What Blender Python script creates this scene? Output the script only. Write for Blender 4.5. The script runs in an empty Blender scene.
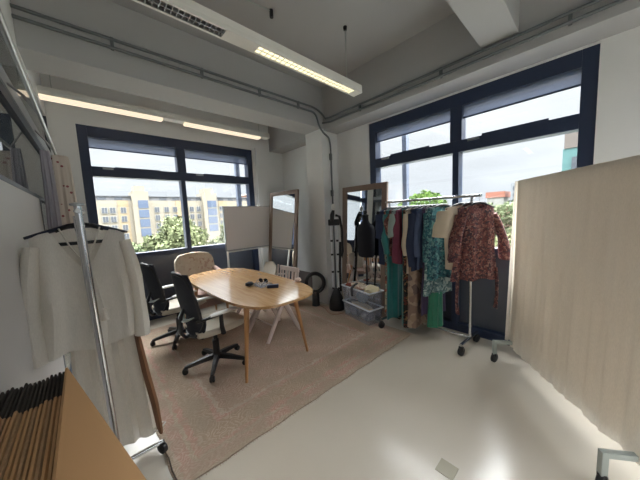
import bpy, bmesh, math, random
from mathutils import Vector, Matrix, noise
random.seed(7)
C = bpy.context.scene.collection
SC = bpy.context.scene
R = math.radians
PI = math.pi

# ------------------------------------------------------------------ camera numbers
YAW, PITCH, ROLL, FPX, EYE = 0.74604921, 0.09914524, -0.04439156, 255.01, 1.55
_F = Vector((math.sin(YAW)*math.cos(PITCH), math.cos(YAW)*math.cos(PITCH), -math.sin(PITCH)))
_r = Vector((math.cos(YAW), -math.sin(YAW), 0)); _u = _r.cross(_F)
_c, _s = math.cos(ROLL), math.sin(ROLL)
CR, CU = _r*_c+_u*_s, _u*_c-_r*_s

# ------------------------------------------------------------------ materials
def lin(c):
    return tuple((v/255/12.92 if v/255 <= .04045 else ((v/255+.055)/1.055)**2.4) for v in c)

def newmat(name):
    m = bpy.data.materials.new(name); m.use_nodes = True
    nt = m.node_tree
    return m, nt, nt.nodes['Principled BSDF']

def M(name, col, rough=.6, metal=0., bump=0., bscale=40., var=0., vscale=6., sheen=0., alpha=1., trans=0., spec=.5, stretch=None):
    m, nt, b = newmat(name)
    c = lin(col)
    b.inputs['Base Color'].default_value = (*c, 1)
    b.inputs['Roughness'].default_value = rough
    b.inputs['Metallic'].default_value = metal
    b.inputs['Specular IOR Level'].default_value = spec
    if sheen: b.inputs['Sheen Weight'].default_value = sheen
    if alpha < 1: b.inputs['Alpha'].default_value = alpha
    if trans: b.inputs['Transmission Weight'].default_value = trans
    if var or bump:
        tc = nt.nodes.new('ShaderNodeTexCoord'); src = tc.outputs['Object']
        if stretch:
            mp = nt.nodes.new('ShaderNodeMapping'); mp.inputs['Scale'].default_value = stretch
            nt.links.new(src, mp.inputs[0]); src = mp.outputs[0]
    if var:
        n = nt.nodes.new('ShaderNodeTexNoise'); n.inputs['Scale'].default_value = vscale; n.inputs['Detail'].default_value = 5
        nt.links.new(src, n.inputs['Vector'])
        mx = nt.nodes.new('ShaderNodeMix'); mx.data_type = 'RGBA'
        mx.inputs[6].default_value = (*[max(0, v*(1-var)) for v in c], 1)
        mx.inputs[7].default_value = (*[min(1, v*(1+var)) for v in c], 1)
        nt.links.new(n.outputs['Fac'], mx.inputs[0]); nt.links.new(mx.outputs[2], b.inputs['Base Color'])
    if bump:
        n2 = nt.nodes.new('ShaderNodeTexNoise'); n2.inputs['Scale'].default_value = bscale; n2.inputs['Detail'].default_value = 4
        nt.links.new(src, n2.inputs['Vector'])
        bp = nt.nodes.new('ShaderNodeBump'); bp.inputs['Strength'].default_value = bump; bp.inputs['Distance'].default_value = .01
        nt.links.new(n2.outputs['Fac'], bp.inputs['Height']); nt.links.new(bp.outputs[0], b.inputs['Normal'])
    return m

def floral(name, pal, scale=40., rough=.75):
    """printed fabric: voronoi cells distorted by noise, coloured from a palette"""
    m, nt, b = newmat(name)
    b.inputs['Roughness'].default_value = rough
    tc = nt.nodes.new('ShaderNodeTexCoord')
    n = nt.nodes.new('ShaderNodeTexNoise'); n.inputs['Scale'].default_value = scale*.6
    nt.links.new(tc.outputs['Object'], n.inputs['Vector'])
    ad = nt.nodes.new('ShaderNodeMix'); ad.data_type = 'RGBA'; ad.inputs[0].default_value = .08
    nt.links.new(tc.outputs['Object'], ad.inputs[6]); nt.links.new(n.outputs['Color'], ad.inputs[7])
    v = nt.nodes.new('ShaderNodeTexVoronoi'); v.inputs['Scale'].default_value = scale
    nt.links.new(ad.outputs[2], v.inputs['Vector'])
    sp = nt.nodes.new('ShaderNodeSeparateColor'); nt.links.new(v.outputs['Color'], sp.inputs[0])
    r = nt.nodes.new('ShaderNodeValToRGB'); r.color_ramp.interpolation = 'CONSTANT'
    el = r.color_ramp.elements
    while len(el) < len(pal): el.new(.5)
    for i, c in enumerate(pal):
        el[i].position = i/len(pal); el[i].color = (*lin(c), 1)
    nt.links.new(sp.outputs[0], r.inputs[0]); nt.links.new(r.outputs[0], b.inputs['Base Color'])
    return m

def glassmat(name, tint=(1, 1, 1), refl=.08, grazing=.5, rough=0.):
    """thin pane: see-through with a mirror-like share that grows at grazing angles"""
    m, nt, b = newmat(name); nt.nodes.remove(b)
    out = nt.nodes['Material Output']
    t = nt.nodes.new('ShaderNodeBsdfTransparent'); t.inputs[0].default_value = (*tint, 1)
    g = nt.nodes.new('ShaderNodeBsdfGlossy'); g.inputs['Roughness'].default_value = rough
    lw = nt.nodes.new('ShaderNodeLayerWeight'); lw.inputs['Blend'].default_value = .25
    mr = nt.nodes.new('ShaderNodeMapRange'); mr.inputs[3].default_value = refl; mr.inputs[4].default_value = grazing
    nt.links.new(lw.outputs['Facing'], mr.inputs[0])
    mx = nt.nodes.new('ShaderNodeMixShader')
    nt.links.new(mr.outputs[0], mx.inputs[0]); nt.links.new(t.outputs[0], mx.inputs[1]); nt.links.new(g.outputs[0], mx.inputs[2])
    nt.links.new(mx.outputs[0], out.inputs[0])
    return m

def sheer(name, col, opac=.7, bump=.0):
    """thin cloth: diffuse + translucent with a share of see-through"""
    m, nt, b = newmat(name); nt.nodes.remove(b)
    out = nt.nodes['Material Output']
    c = (*lin(col), 1)
    d = nt.nodes.new('ShaderNodeBsdfDiffuse'); d.inputs[0].default_value = c
    tl = nt.nodes.new('ShaderNodeBsdfTranslucent'); tl.inputs[0].default_value = c
    t = nt.nodes.new('ShaderNodeBsdfTransparent')
    a = nt.nodes.new('ShaderNodeMixShader'); a.inputs[0].default_value = .35
    nt.links.new(d.outputs[0], a.inputs[1]); nt.links.new(tl.outputs[0], a.inputs[2])
    mx = nt.nodes.new('ShaderNodeMixShader'); mx.inputs[0].default_value = opac
    nt.links.new(t.outputs[0], mx.inputs[1]); nt.links.new(a.outputs[0], mx.inputs[2])
    nt.links.new(mx.outputs[0], out.inputs[0])
    tc = nt.nodes.new('ShaderNodeTexCoord')
    n2 = nt.nodes.new('ShaderNodeTexNoise'); n2.inputs['Scale'].default_value = 220
    mp = nt.nodes.new('ShaderNodeMapping'); mp.inputs['Scale'].default_value = (1, 1, .25)
    nt.links.new(tc.outputs['Object'], mp.inputs[0]); nt.links.new(mp.outputs[0], n2.inputs['Vector'])
    rp = nt.nodes.new('ShaderNodeMix'); rp.data_type = 'RGBA'
    rp.inputs[6].default_value = (*[v*.88 for v in c[:3]], 1); rp.inputs[7].default_value = (*[min(1, v*1.1) for v in c[:3]], 1)
    nt.links.new(n2.outputs['Fac'], rp.inputs[0])
    nt.links.new(rp.outputs[2], d.inputs[0]); nt.links.new(rp.outputs[2], tl.inputs[0])
    return m

def emit(name, col, s):
    m, nt, b = newmat(name); nt.nodes.remove(b)
    e = nt.nodes.new('ShaderNodeEmission'); e.inputs[0].default_value = (*lin(col), 1); e.inputs[1].default_value = s
    nt.links.new(e.outputs[0], nt.nodes['Material Output'].inputs[0])
    return m

MT = {}
MT['wall'] = M('wall_paint', (226, 227, 226), .75, bump=.05, bscale=60, var=.03)
MT['ceil'] = M('ceiling_paint', (174, 174, 174), .85, bump=.06, bscale=45, var=.05, vscale=2)
MT['navy'] = M('navy_powder_coat', (38, 50, 76), .42, var=.06, vscale=20)
MT['spandrel'] = M('dark_spandrel_glass', (66, 72, 84), .14, spec=.7)
MT['glass'] = glassmat('window_glass', (.97, .985, .98), .04, .45)
MT['pglass'] = glassmat('partition_glass', (.75, .8, .82), .08, .75)
MT['blind'] = sheer('roller_blind_cloth', (112, 122, 146), .72)
MT['alu'] = M('brushed_aluminium', (176, 178, 180), .3, 1.)
MT['chrome'] = M('chrome_tube', (205, 206, 208), .14, 1.)
MT['greymetal'] = M('grey_painted_metal', (176, 184, 180), .4, .2)
MT['galv'] = M('galvanised_conduit', (112, 118, 120), .45, .25, var=.1)
MT['black'] = M('black_plastic', (18, 19, 23), .42)
MT['blackmesh'] = M('black_mesh_fabric', (22, 26, 38), .7, bump=.25, bscale=300)
MT['rubber'] = M('caster_rubber', (26, 26, 28), .55)
MT['creamseat'] = M('cream_seat_cloth', (198, 188, 172), .8, bump=.12, bscale=150, var=.06)
MT['whiteplastic'] = M('white_plastic', (216, 214, 208), .4)
MT['pinkwhite'] = M('blush_white_paint', (212, 196, 188), .45)
MT['pinkseat'] = M('dusky_pink_upholstery', (168, 142, 132), .85, var=.1)
MT['whiteboard'] = M('whiteboard_enamel', (232, 229, 228), .22)
MT['mirror'] = M('mirror_silver', (232, 236, 236), .02, 1.)
MT['mirrorwood'] = M('taupe_wood_frame', (132, 112, 98), .5, var=.18, vscale=9, bump=.1, stretch=(8, 8, .8))
MT['oak'] = M('oak_leg', (178, 130, 84), .42, var=.14, vscale=7, stretch=(8, 8, .7))
MT['kraft'] = M('kraft_cardboard', (188, 146, 100), .8, var=.04, vscale=3, bump=.05, bscale=120)
MT['kraftdark'] = M('dark_cardboard', (62, 54, 47), .9, var=.25, vscale=60)
MT['kraftedge'] = M('corrugated_edge', (164, 130, 94), .85, var=.3, vscale=90)
MT['linen'] = sheer('cream_linen_drape', (232, 223, 210), .97)
MT['shirt'] = sheer('ivory_gauze', (236, 232, 224), .93)
MT['skirt'] = sheer('ivory_sheer_skirt', (228, 222, 212), .96)
MT['lavender'] = sheer('lavender_grey_chiffon', (196, 192, 202), .8)
MT['dotted'] = None
MT['clearplastic'] = None
MT['brownleather'] = M('brown_strap', (122, 84, 56), .6, var=.1)
MT['white'] = M('white_enamel', (228, 226, 220), .4)
MT['screen'] = M('off_white_panel', (206, 204, 203), .5, var=.02)
MT['trunk'] = M('bark', (92, 78, 64), .9, var=.2)
MT['concrete'] = M('pale_render', (120, 113, 100), .85, var=.05, vscale=.3)

def floor_mat():
    m, nt, b = newmat('glossy_epoxy_floor')
    tc = nt.nodes.new('ShaderNodeTexCoord')
    n = nt.nodes.new('ShaderNodeTexNoise'); n.inputs['Scale'].default_value = 1.4; n.inputs['Detail'].default_value = 6
    nt.links.new(tc.outputs['Object'], n.inputs['Vector'])
    mx = nt.nodes.new('ShaderNodeMix'); mx.data_type = 'RGBA'
    mx.inputs[6].default_value = (*lin((196, 187, 172)), 1); mx.inputs[7].default_value = (*lin((208, 199, 184)), 1)
    nt.links.new(n.outputs['Fac'], mx.inputs[0]); nt.links.new(mx.outputs[2], b.inputs['Base Color'])
    rr = nt.nodes.new('ShaderNodeMapRange'); rr.inputs[3].default_value = .14; rr.inputs[4].default_value = .30
    nt.links.new(n.outputs['Fac'], rr.inputs[0]); nt.links.new(rr.outputs[0], b.inputs['Roughness'])
    n2 = nt.nodes.new('ShaderNodeTexNoise'); n2.inputs['Scale'].default_value = 3.5; n2.inputs['Detail'].default_value = 2
    nt.links.new(tc.outputs['Object'], n2.inputs['Vector'])
    bp = nt.nodes.new('ShaderNodeBump'); bp.inputs['Strength'].default_value = .12; bp.inputs['Distance'].default_value = .03
    nt.links.new(n2.outputs['Fac'], bp.inputs['Height']); nt.links.new(bp.outputs[0], b.inputs['Normal'])
    b.inputs['Specular IOR Level'].default_value = .55
    return m
MT['floor'] = floor_mat()

def wood_top():
    m, nt, b = newmat('oak_veneer_top')
    tc = nt.nodes.new('ShaderNodeTexCoord')
    mp = nt.nodes.new('ShaderNodeMapping'); mp.inputs['Scale'].default_value = (14, .8, 1)
    nt.links.new(tc.outputs['Object'], mp.inputs[0])
    n = nt.nodes.new('ShaderNodeTexNoise'); n.inputs['Scale'].default_value = 3; n.inputs['Detail'].default_value = 7; n.inputs['Distortion'].default_value = .6
    nt.links.new(mp.outputs[0], n.inputs['Vector'])
    r = nt.nodes.new('ShaderNodeValToRGB')
    r.color_ramp.elements[0].position = .3; r.color_ramp.elements[0].color = (*lin((172, 128, 82)), 1)
    r.color_ramp.elements[1].position = .7; r.color_ramp.elements[1].color = (*lin((203, 163, 114)), 1)
    nt.links.new(n.outputs['Fac'], r.inputs[0]); nt.links.new(r.outputs[0], b.inputs['Base Color'])
    b.inputs['Roughness'].default_value = .2; b.inputs['Coat Weight'].default_value = .6; b.inputs['Coat Roughness'].default_value = .1
    return m
MT['top'] = wood_top()

def rug_mat(hx, hy):
    """distressed oriental rug: border bands by distance to the edge, faded motif from voronoi and noise"""
    m, nt, b = newmat('faded_rug_pile'); b.inputs['Roughness'].default_value = .95; b.inputs['Specular IOR Level'].default_value = .1
    N = nt.nodes.new; L = nt.links.new
    tc = N('ShaderNodeTexCoord'); sx = N('ShaderNodeSeparateXYZ'); L(tc.outputs['Object'], sx.inputs[0])
    def math_(op, a, bb=None):
        n = N('ShaderNodeMath'); n.operation = op
        for i, v in enumerate((a, bb)):
            if v is None: continue
            if isinstance(v, (int, float)): n.inputs[i].default_value = v
            else: L(v, n.inputs[i])
        return n.outputs[0]
    dx = math_('SUBTRACT', hx, math_('ABSOLUTE', sx.outputs[0])); dy = math_('SUBTRACT', hy, math_('ABSOLUTE', sx.outputs[1]))
    d = math_('MINIMUM', dx, dy)
    bands = N('ShaderNodeValToRGB'); bands.color_ramp.interpolation = 'CONSTANT'
    stops = [(0, (182, 164, 146)), (.04, (190, 156, 142)), (.12, (186, 168, 148)), (.15, (194, 154, 140)), (.19, (180, 158, 138)), (.36, (192, 156, 142)), (.40, (194, 176, 160)), (.43, (182, 156, 140))]
    el = bands.color_ramp.elements
    while len(el) < len(stops): el.new(.5)
    for e, (p, c) in zip(el, stops): e.position = p; e.color = (*lin(c), 1)
    nb = N('ShaderNodeTexNoise'); nb.inputs['Scale'].default_value = 14; L(tc.outputs['Object'], nb.inputs['Vector'])
    L(math_('ADD', d, math_('MULTIPLY', math_('SUBTRACT', nb.outputs['Fac'], .5), .09)), bands.inputs[0])
    v = N('ShaderNodeTexVoronoi'); v.inputs['Scale'].default_value = 9; v.distance = 'MANHATTAN'; vw = N('ShaderNodeMix'); vw.data_type = 'RGBA'; vw.inputs[0].default_value = .12; vn = N('ShaderNodeTexNoise'); vn.inputs['Scale'].default_value = 7; L(tc.outputs['Object'], vn.inputs['Vector'])
    L(tc.outputs['Object'], vw.inputs[6]); L(vn.outputs['Color'], vw.inputs[7]); L(vw.outputs[2], v.inputs['Vector'])
    rings = math_('SINE', math_('MULTIPLY', v.outputs['Distance'], 26.))
    motif = math_('GREATER_THAN', rings, .25)
    n1 = N('ShaderNodeTexNoise'); n1.inputs['Scale'].default_value = 5; n1.inputs['Detail'].default_value = 8; L(tc.outputs['Object'], n1.inputs['Vector'])
    wear = N('ShaderNodeMapRange'); wear.inputs[1].default_value = .40; wear.inputs[2].default_value = .62; L(n1.outputs['Fac'], wear.inputs[0])
    mx = N('ShaderNodeMix'); mx.data_type = 'RGBA'; mx.inputs[7].default_value = (*lin((216, 198, 180)), 1)
    L(math_('MULTIPLY', motif, .42), mx.inputs[0]); L(bands.outputs[0], mx.inputs[6])
    mp = N('ShaderNodeMapping'); mp.inputs['Scale'].default_value = (30, 160, 1); L(tc.outputs['Object'], mp.inputs[0])
    n3 = N('ShaderNodeTexNoise'); n3.inputs['Scale'].default_value = 1.5; n3.inputs['Detail'].default_value = 3; L(mp.outputs[0], n3.inputs['Vector'])
    mx2 = N('ShaderNodeMix'); mx2.data_type = 'RGBA'; mx2.inputs[7].default_value = (*lin((176, 160, 142)), 1)
    L(math_('MULTIPLY', wear.outputs[0], .75), mx2.inputs[0]); L(mx.outputs[2], mx2.inputs[6])
    mx3 = N('ShaderNodeMix'); mx3.data_type = 'RGBA'; mx3.blend_type = 'MULTIPLY'; mx3.inputs[0].default_value = .8
    cr = N('ShaderNodeValToRGB'); cr.color_ramp.elements[0].position = .3; cr.color_ramp.elements[0].color = (.66, .64, .62, 1); cr.color_ramp.elements[1].position = .7; cr.color_ramp.elements[1].color = (1, 1, 1, 1)
    L(n3.outputs['Fac'], cr.inputs[0]); L(mx2.outputs[2], mx3.inputs[6]); L(cr.outputs[0], mx3.inputs[7])
    L(mx3.outputs[2], b.inputs['Base Color'])
    bp = N('ShaderNodeBump'); bp.inputs['Strength'].default_value = .3; bp.inputs['Distance'].default_value = .004
    L(n3.outputs['Fac'], bp.inputs['Height']); L(bp.outputs[0], b.inputs['Normal'])
    return m

def dotted_mat():
    m, nt, b = newmat('cream_dotted_cloth'); b.inputs['Roughness'].default_value = .85
    tc = nt.nodes.new('ShaderNodeTexCoord')
    v = nt.nodes.new('ShaderNodeTexVoronoi'); v.inputs['Scale'].default_value = 16; nt.links.new(tc.outputs['Object'], v.inputs['Vector'])
    r = nt.nodes.new('ShaderNodeValToRGB'); r.color_ramp.interpolation = 'CONSTANT'
    r.color_ramp.elements[0].color = (*lin((150, 84, 86)), 1); r.color_ramp.elements[1].position = .16; r.color_ramp.elements[1].color = (*lin((212, 200, 188)), 1)
    nt.links.new(v.outputs['Distance'], r.inputs[0]); nt.links.new(r.outputs[0], b.inputs['Base Color'])
    return m
MT['dotted'] = dotted_mat()

def clear_plastic():
    m, nt, b = newmat('clear_box_plastic'); nt.nodes.remove(b)
    out = nt.nodes['Material Output']
    t = nt.nodes.new('ShaderNodeBsdfTransparent'); t.inputs[0].default_value = (.9, .93, .97, 1)
    p = nt.nodes.new('ShaderNodeBsdfPrincipled'); p.inputs['Base Color'].default_value = (*lin((214, 217, 224)), 1); p.inputs['Roughness'].default_value = .2
    mx = nt.nodes.new('ShaderNodeMixShader'); mx.inputs[0].default_value = .2
    nt.links.new(t.outputs[0], mx.inputs[1]); nt.links.new(p.outputs[0], mx.inputs[2]); nt.links.new(mx.outputs[0], out.inputs[0])
    return m
MT['clearplastic'] = clear_plastic()

# ------------------------------------------------------------------ mesh builder
class MB:
    def __init__(s): s.bm = bmesh.new()
    def box(s, x0, x1, y0, y1, z0, z1, bev=0., rot=None, piv=None):
        t = bmesh.new()
        bmesh.ops.create_cube(t, size=1)
        for v in t.verts:
            v.co = Vector(((x0+x1)/2+v.co.x*(x1-x0), (y0+y1)/2+v.co.y*(y1-y0), (z0+z1)/2+v.co.z*(z1-z0)))
        if bev: bmesh.ops.bevel(t, geom=t.edges[:], offset=bev, segments=2, affect='EDGES', profile=.7)
        if rot is not None:
            p = Vector(piv or (0, 0, 0)); bmesh.ops.transform(t, matrix=Matrix.Translation(p) @ rot.to_4x4() @ Matrix.Translation(-p), verts=t.verts)
        s.merge(t); return s
    def merge(s, t):
        vm = {v: s.bm.verts.new(v.co) for v in t.verts}
        for f in t.faces:
            try: s.bm.faces.new([vm[v] for v in f.verts])
            except ValueError: pass
        t.free()
    def loft(s, rings, close=True, cap=True):
        vs = [[s.bm.verts.new(p) for p in ring] for ring in rings]
        n = len(vs[0])
        for a, b in zip(vs[:-1], vs[1:]):
            for i in range(n if close else n-1):
                j = (i+1) % n
                s.bm.faces.new((a[i], a[j], b[j], b[i]))
        if cap and close:
            s.bm.faces.new(list(reversed(vs[0]))); s.bm.faces.new(vs[-1])
        return s
    def tube(s, pts, rad, n=10, cap=True, flat=1.):
        """tube along a polyline; rad a number or a list; flat squashes it sideways"""
        pts = [Vector(p) for p in pts]; rings = []
        if not isinstance(rad, (list, tuple)): rad = [rad]*len(pts)
        prev = None
        for i, p in enumerate(pts):
            t = (pts[min(i+1, len(pts)-1)]-pts[max(i-1, 0)]).normalized()
            if prev is None:
                ref = Vector((0, 0, 1)) if abs(t.z) < .9 else Vector((1, 0, 0))
                a = t.cross(ref).normalized()
            else:
                a = (prev-t*prev.dot(t)).normalized()
            prev = a; b = t.cross(a)
            rings.append([p+a*(rad[i]*math.cos(k*2*PI/n))+b*(rad[i]*flat*math.sin(k*2*PI/n)) for k in range(n)])
        return s.loft(rings, True, cap)
    def cyl(s, a, b, r, r2=None, n=16): return s.tube([a, b], [r, r if r2 is None else r2], n)
    def lathe(s, prof, n=24, at=(0, 0, 0), axis=None):
        at = Vector(at); rings = []
        for r, z in prof:
            rings.append([Vector((r*math.cos(k*2*PI/n), r*math.sin(k*2*PI/n), z)) for k in range(n)])
        if axis is not None:
            q = Vector((0, 0, 1)).rotation_difference(Vector(axis).normalized())
            rings = [[q @ v for v in ring] for ring in rings]
        return s.loft([[v+at for v in ring] for ring in rings])
    def prism(s, outline, z0, z1, bev=0.):
        t = bmesh.new()
        lo = [t.verts.new((x, y, z0)) for x, y in outline]; hi = [t.verts.new((x, y, z1)) for x, y in outline]
        n = len(lo); t.faces.new(list(reversed(lo))); t.faces.new(hi)
        for i in range(n): t.faces.new((lo[i], lo[(i+1) % n], hi[(i+1) % n], hi[i]))
        if bev:
            ed = [e for e in t.edges if abs(e.verts[0].co.z-e.verts[1].co.z) < 1e-6]
            bmesh.ops.bevel(t, geom=ed, offset=bev, segments=2, affect='EDGES')
        s.merge(t); return s
    def blob(s, c, r, sc=(1, 1, 1), sub=3, amp=.2, freq=3., seed=0):
        t = bmesh.new(); bmesh.ops.create_icosphere(t, subdivisions=sub, radius=1)
        off = Vector((seed*3.1, seed*1.7, seed*.9))
        for v in t.verts:
            k = 1+amp*noise.noise(v.co*freq+off)
            v.co = Vector(c)+Vector((v.co.x*sc[0], v.co.y*sc[1], v.co.z*sc[2]))*r*k
        s.merge(t); return s
    def build(s, name, mat, parent=None, smooth=False, loc=None, rotz=None):
        bmesh.ops.recalc_face_normals(s.bm, faces=s.bm.faces[:])
        me = bpy.data.meshes.new(name); s.bm.to_mesh(me); s.bm.free()
        for p in me.polygons: p.use_smooth = smooth
        if smooth:
            try: me.set_sharp_from_angle(angle=R(42))
            except Exception: pass
        me.materials.append(mat)
        o = bpy.data.objects.new(name, me); C.objects.link(o)
        if parent is not None: o.parent = parent
        if loc is not None: o.location = loc
        if rotz is not None: o.rotation_euler.z = rotz
        return o

def tag(o, label, cat, group=None, kind=None):
    o['label'] = label; o['category'] = cat
    if group: o['group'] = group
    if kind: o['kind'] = kind
    return o
def thing(name, label, cat, loc=(0, 0, 0), rz=0., group=None, kind=None):
    o = bpy.data.objects.new(name, None); C.objects.link(o)
    o.location = loc; o.rotation_euler = (0, 0, rz); o.empty_display_size = .1
    return tag(o, label, cat, group, kind)
def copy_tree(o, parent=None):
    c = o.copy(); C.objects.link(c)
    if parent is not None: c.parent = parent
    for ch in list(o.children): copy_tree(ch, c)
    return c
def struct(mb, name, mat, label, cat, smooth=False):
    return tag(mb.build(name, mat, None, smooth), label, cat, kind='structure')

# ------------------------------------------------------------------ room shell
YA, XB = 4.70, 3.33           # far window wall plane, right window wall plane
ZC = 3.55                     # ceiling
YF, XO = -3.6, -2.4           # wall behind the camera, far side of the next room
ZS, ZT0, ZT1, ZW = 1.085, 2.215, 2.35, 2.885
WT = .28                      # wall thickness
def px(y): return -.25+.02*(y-2)   # plan line of the glazed partition

struct(MB().box(XO-.2, XB+WT, YF-.2, YA+WT, -.12, 0), 'floor', MT['floor'], 'glossy cream epoxy floor of the studio', 'floor')
struct(MB().box(XO-.2, XB+WT, YF-.2, YA+WT, ZC, ZC+.15), 'ceiling', MT['ceil'], 'grey white concrete ceiling between beams', 'ceiling')
AX0, AX1 = .066, 2.61
wb = MB()
wb.box(XO-.2, AX0, YA, YA+WT, 0, ZC).box(AX1, XB+WT, YA, YA+WT, 0, ZC).box(AX0, AX1, YA, YA+WT, ZW, ZC)
struct(wb, 'wall_back', MT['wall'], 'pale far wall around the left window', 'wall')
struct(MB().box(2.66, 2.87, YA-.06, YA, 0, 2.93, .004), 'trim_1', MT['wall'], 'shallow white pilaster beside the left window', 'pilaster')
BY0, BY1 = .03, 2.41
wr = MB()
CY0, CY1 = -3.35, -.85
wr.box(XB, XB+WT, YF-.2, CY0, 0, ZC).box(XB, XB+WT, CY1, BY0, 0, ZC).box(XB, XB+WT, CY0, CY1, ZW, ZC).box(XB, XB+WT, BY1, YA, 0, ZC).box(XB, XB+WT, BY0, BY1, ZW, ZC)
struct(wr, 'wall_right', MT['wall'], 'pale wall around the right window', 'wall')
DX0, DX1 = .25, 2.95
struct(MB().box(XO-.2, DX0, YF-.2, YF, 0, ZC).box(DX1, XB, YF-.2, YF, 0, ZC).box(DX0, DX1, YF-.2, YF, ZW, ZC), 'wall_front', MT['wall'], 'pale wall at the near end of the studio', 'wall')
struct(MB().box(XO-.2, XO, YF, YA, 0, ZC), 'wall_beyond', MT['wall'], 'pale wall of the room beyond the glazed partition', 'wall')
# beams and pillar
PX, PY0, PY1 = 2.96, 3.06, 3.46
struct(MB().box(XO, XB, PY0, PY1, 2.93, ZC, .006), 'ceiling_beam', MT['ceil'], 'deep ceiling beam running over the table carrying conduits to the pillar', 'beam')
bb = MB().box(3.01, XB, YF, PY0, 2.9, ZC, .006).box(3.01, XB, PY1, YA, 2.9, ZC, .006)
struct(bb, 'window_beam', MT['ceil'], 'long ceiling beam directly above the right window', 'beam')
struct(MB().box(XO, 3.01, .53, .82, 3.08, ZC, .006), 'cross_beam', MT['ceil'], 'ceiling beam meeting the wall over the clothes rack end', 'beam')
struct(MB().box(PX, XB, PY0, PY1, 0, 2.93, .008), 'pillar', MT['wall'], 'square white pillar behind the garment steamer', 'pillar')
struct(MB().box(PX+.02, XB, YA-.02, YA-.001, 0, .38).box(XB-.02, XB-.001, PY1, YA-.02, 0, .38), 'baseboard_back', M('grey_dado', (112, 104, 102), .6), 'dark grey skirting in the corner behind the leaning mirror', 'skirting')

# glazed partition on the left
def pbox(mb, y0, y1, z0, z1, t0, t1):
    o = [(px(y0)+t0, y0), (px(y0)+t1, y0), (px(y1)+t1, y1), (px(y1)+t0, y1)]
    mb.prism(o, z0, z1); return mb
wl = thing('wall_left', 'glazed partition on the left with white lower panel', 'partition', (0, 0, 0), kind='structure')
pbox(MB(), YF, 3.03, 0, 1.775, -.05, 0).build('lower_panel', MT['screen'], wl)
pbox(MB(), 3.09, YA, .06, 1.775, -.022, -.014).build('lower_pane', MT['pglass'], wl)
pbox(MB(), YF, YA, 1.8, 2.9, -.022, -.014).build('upper_pane', MT['pglass'], wl)
dgrey = M('dark_grey_frame', (58, 66, 78), .45)
f = MB()
pbox(f, 3.03, 3.09, 0, 1.775, -.05, .002); pbox(f, 4.64, 4.7, 0, 2.9, -.05, .002)
pbox(f, 3.09, YA, 0, .06, -.05, .002)
f.build('post', dgrey, wl)
pbox(MB(), YF, YA, 2.34, 2.43, -.055, .012).build('rail', M('pale_grey_rail', (150, 156, 162), .4), wl)
pbox(MB(), YF, YA, 2.27, 2.34, -.05, .004).build('rail', dgrey, wl)
pbox(MB(), YF, YA, 1.775, 1.8, -.05, .002).build('rail', dgrey, wl)
pbox(MB(), YF, YA, 2.9, ZC, -.06, .0).build('top_panel', MT['wall'], wl)

# ------------------------------------------------------------------ windows
def window(name, label, to, L, mull, stays=True):
    """built in (s, d, z): s along the wall, d out through it; to() maps to the room. L = width, mull = centre of the mullion"""
    w = thing(name, label, 'window', kind='structure')
    def bx(mb, s0, s1, d0, d1, z0, z1):
        a, b = to(s0, d0), to(s1, d1)
        mb.box(min(a[0], b[0]), max(a[0], b[0]), min(a[1], b[1]), max(a[1], b[1]), z0, z1, .004)
        return mb
    fr = MB()
    bx(fr, 0, .105, 0, .14, 0, ZW); bx(fr, L-.105, L, 0, .14, 0, ZW)
    bx(fr, .105, L-.105, .002, .138, ZW-.145, ZW); bx(fr, .105, L-.105, .002, .138, ZT0, ZT1)
    bx(fr, mull-.065, mull+.065, .001, .139, ZT1, ZW-.145)
    for a, b in ((.105, mull-.035), (mull+.035, L-.105)): bx(fr, a, b, .002, .138, ZS-.07, ZS)
    bx(fr, mull-.035, mull+.035, .001, .139, .1, ZT0); bx(fr, .105, L-.105, .002, .138, 0, .1)
    fr.build('window_frame', MT['navy'], w)
    bx(MB(), .1, L-.1, .07, .1, .1, ZS-.07).build('spandrel_panel', MT['spandrel'], w)
    for a, b in ((.105, mull-.065), (mull+.065, L-.105)):
        bx(MB(), a, b, .09, .096, ZT1, ZW-.145).build('pane', MT['glass'], w)
        bx(MB(), a, b, .052, .056, ZW-.275, ZW-.1).build('roller_blind', MT['blind'], w)
        bx(MB(), a, b, .046, .062, ZW-.287, ZW-.27).build('blind_bar', MT['navy'], w)
        c = (a+b)/2
        if stays: bx(MB(), c-.28, c+.28, .0, .03, ZT1-.002, ZT1+(.008 if L > 2.45 else .02)).build('window_stay', MT['navy'], w)
        bx(MB(), c-.42, c-.3, -.018, .0, ZT1-.035, ZT1-.015).build('window_handle', MT['alu'], w)
    for a, b in ((.105, mull-.035), (mull+.035, L-.105)):
        bx(MB(), a, b, .09, .096, ZS, ZT0).build('pane', MT['glass'], w)
    return w
LA, LB = AX1-AX0, BY1-BY0
window('window_1', 'navy framed window on the far wall with apartments outside', lambda s, d: (AX0+s, YA+d+.02), LA, 1.243)
window('window_2', 'navy framed window on the right behind the clothes rack', lambda s, d: (XB+d+.02, BY1-s), LB, 1.24)
window('added_window_3', 'added unseen navy framed window in the near part of the right wall', lambda s, d: (XB+d+.02, CY1-s), CY1-CY0, 1.25, stays=False)  # added out of view to bring more daylight into the room
window('added_window_4', 'added unseen navy framed window at the near end of the studio', lambda s, d: (DX1-s, YF-d-.02), DX1-DX0, 1.35, stays=False)  # second added window, lets in light from behind the camera
# extra outside reveal downpipe seen through both windows
tag(MB().box(AX1-.2, AX1-.12, YA+.35, YA+.43, -4, 3.4).build('balcony_post', M('grey_exterior_post', (92, 100, 118), .5)), 'grey post outside the right end of the left window', 'post')
tag(MB().box(XB+.42, XB+.5, 2.02, 2.09, -4, 3.4).build('balcony_post', M('grey_exterior_post2', (92, 100, 118), .5)), 'grey post outside the left end of the right window', 'post')

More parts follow.
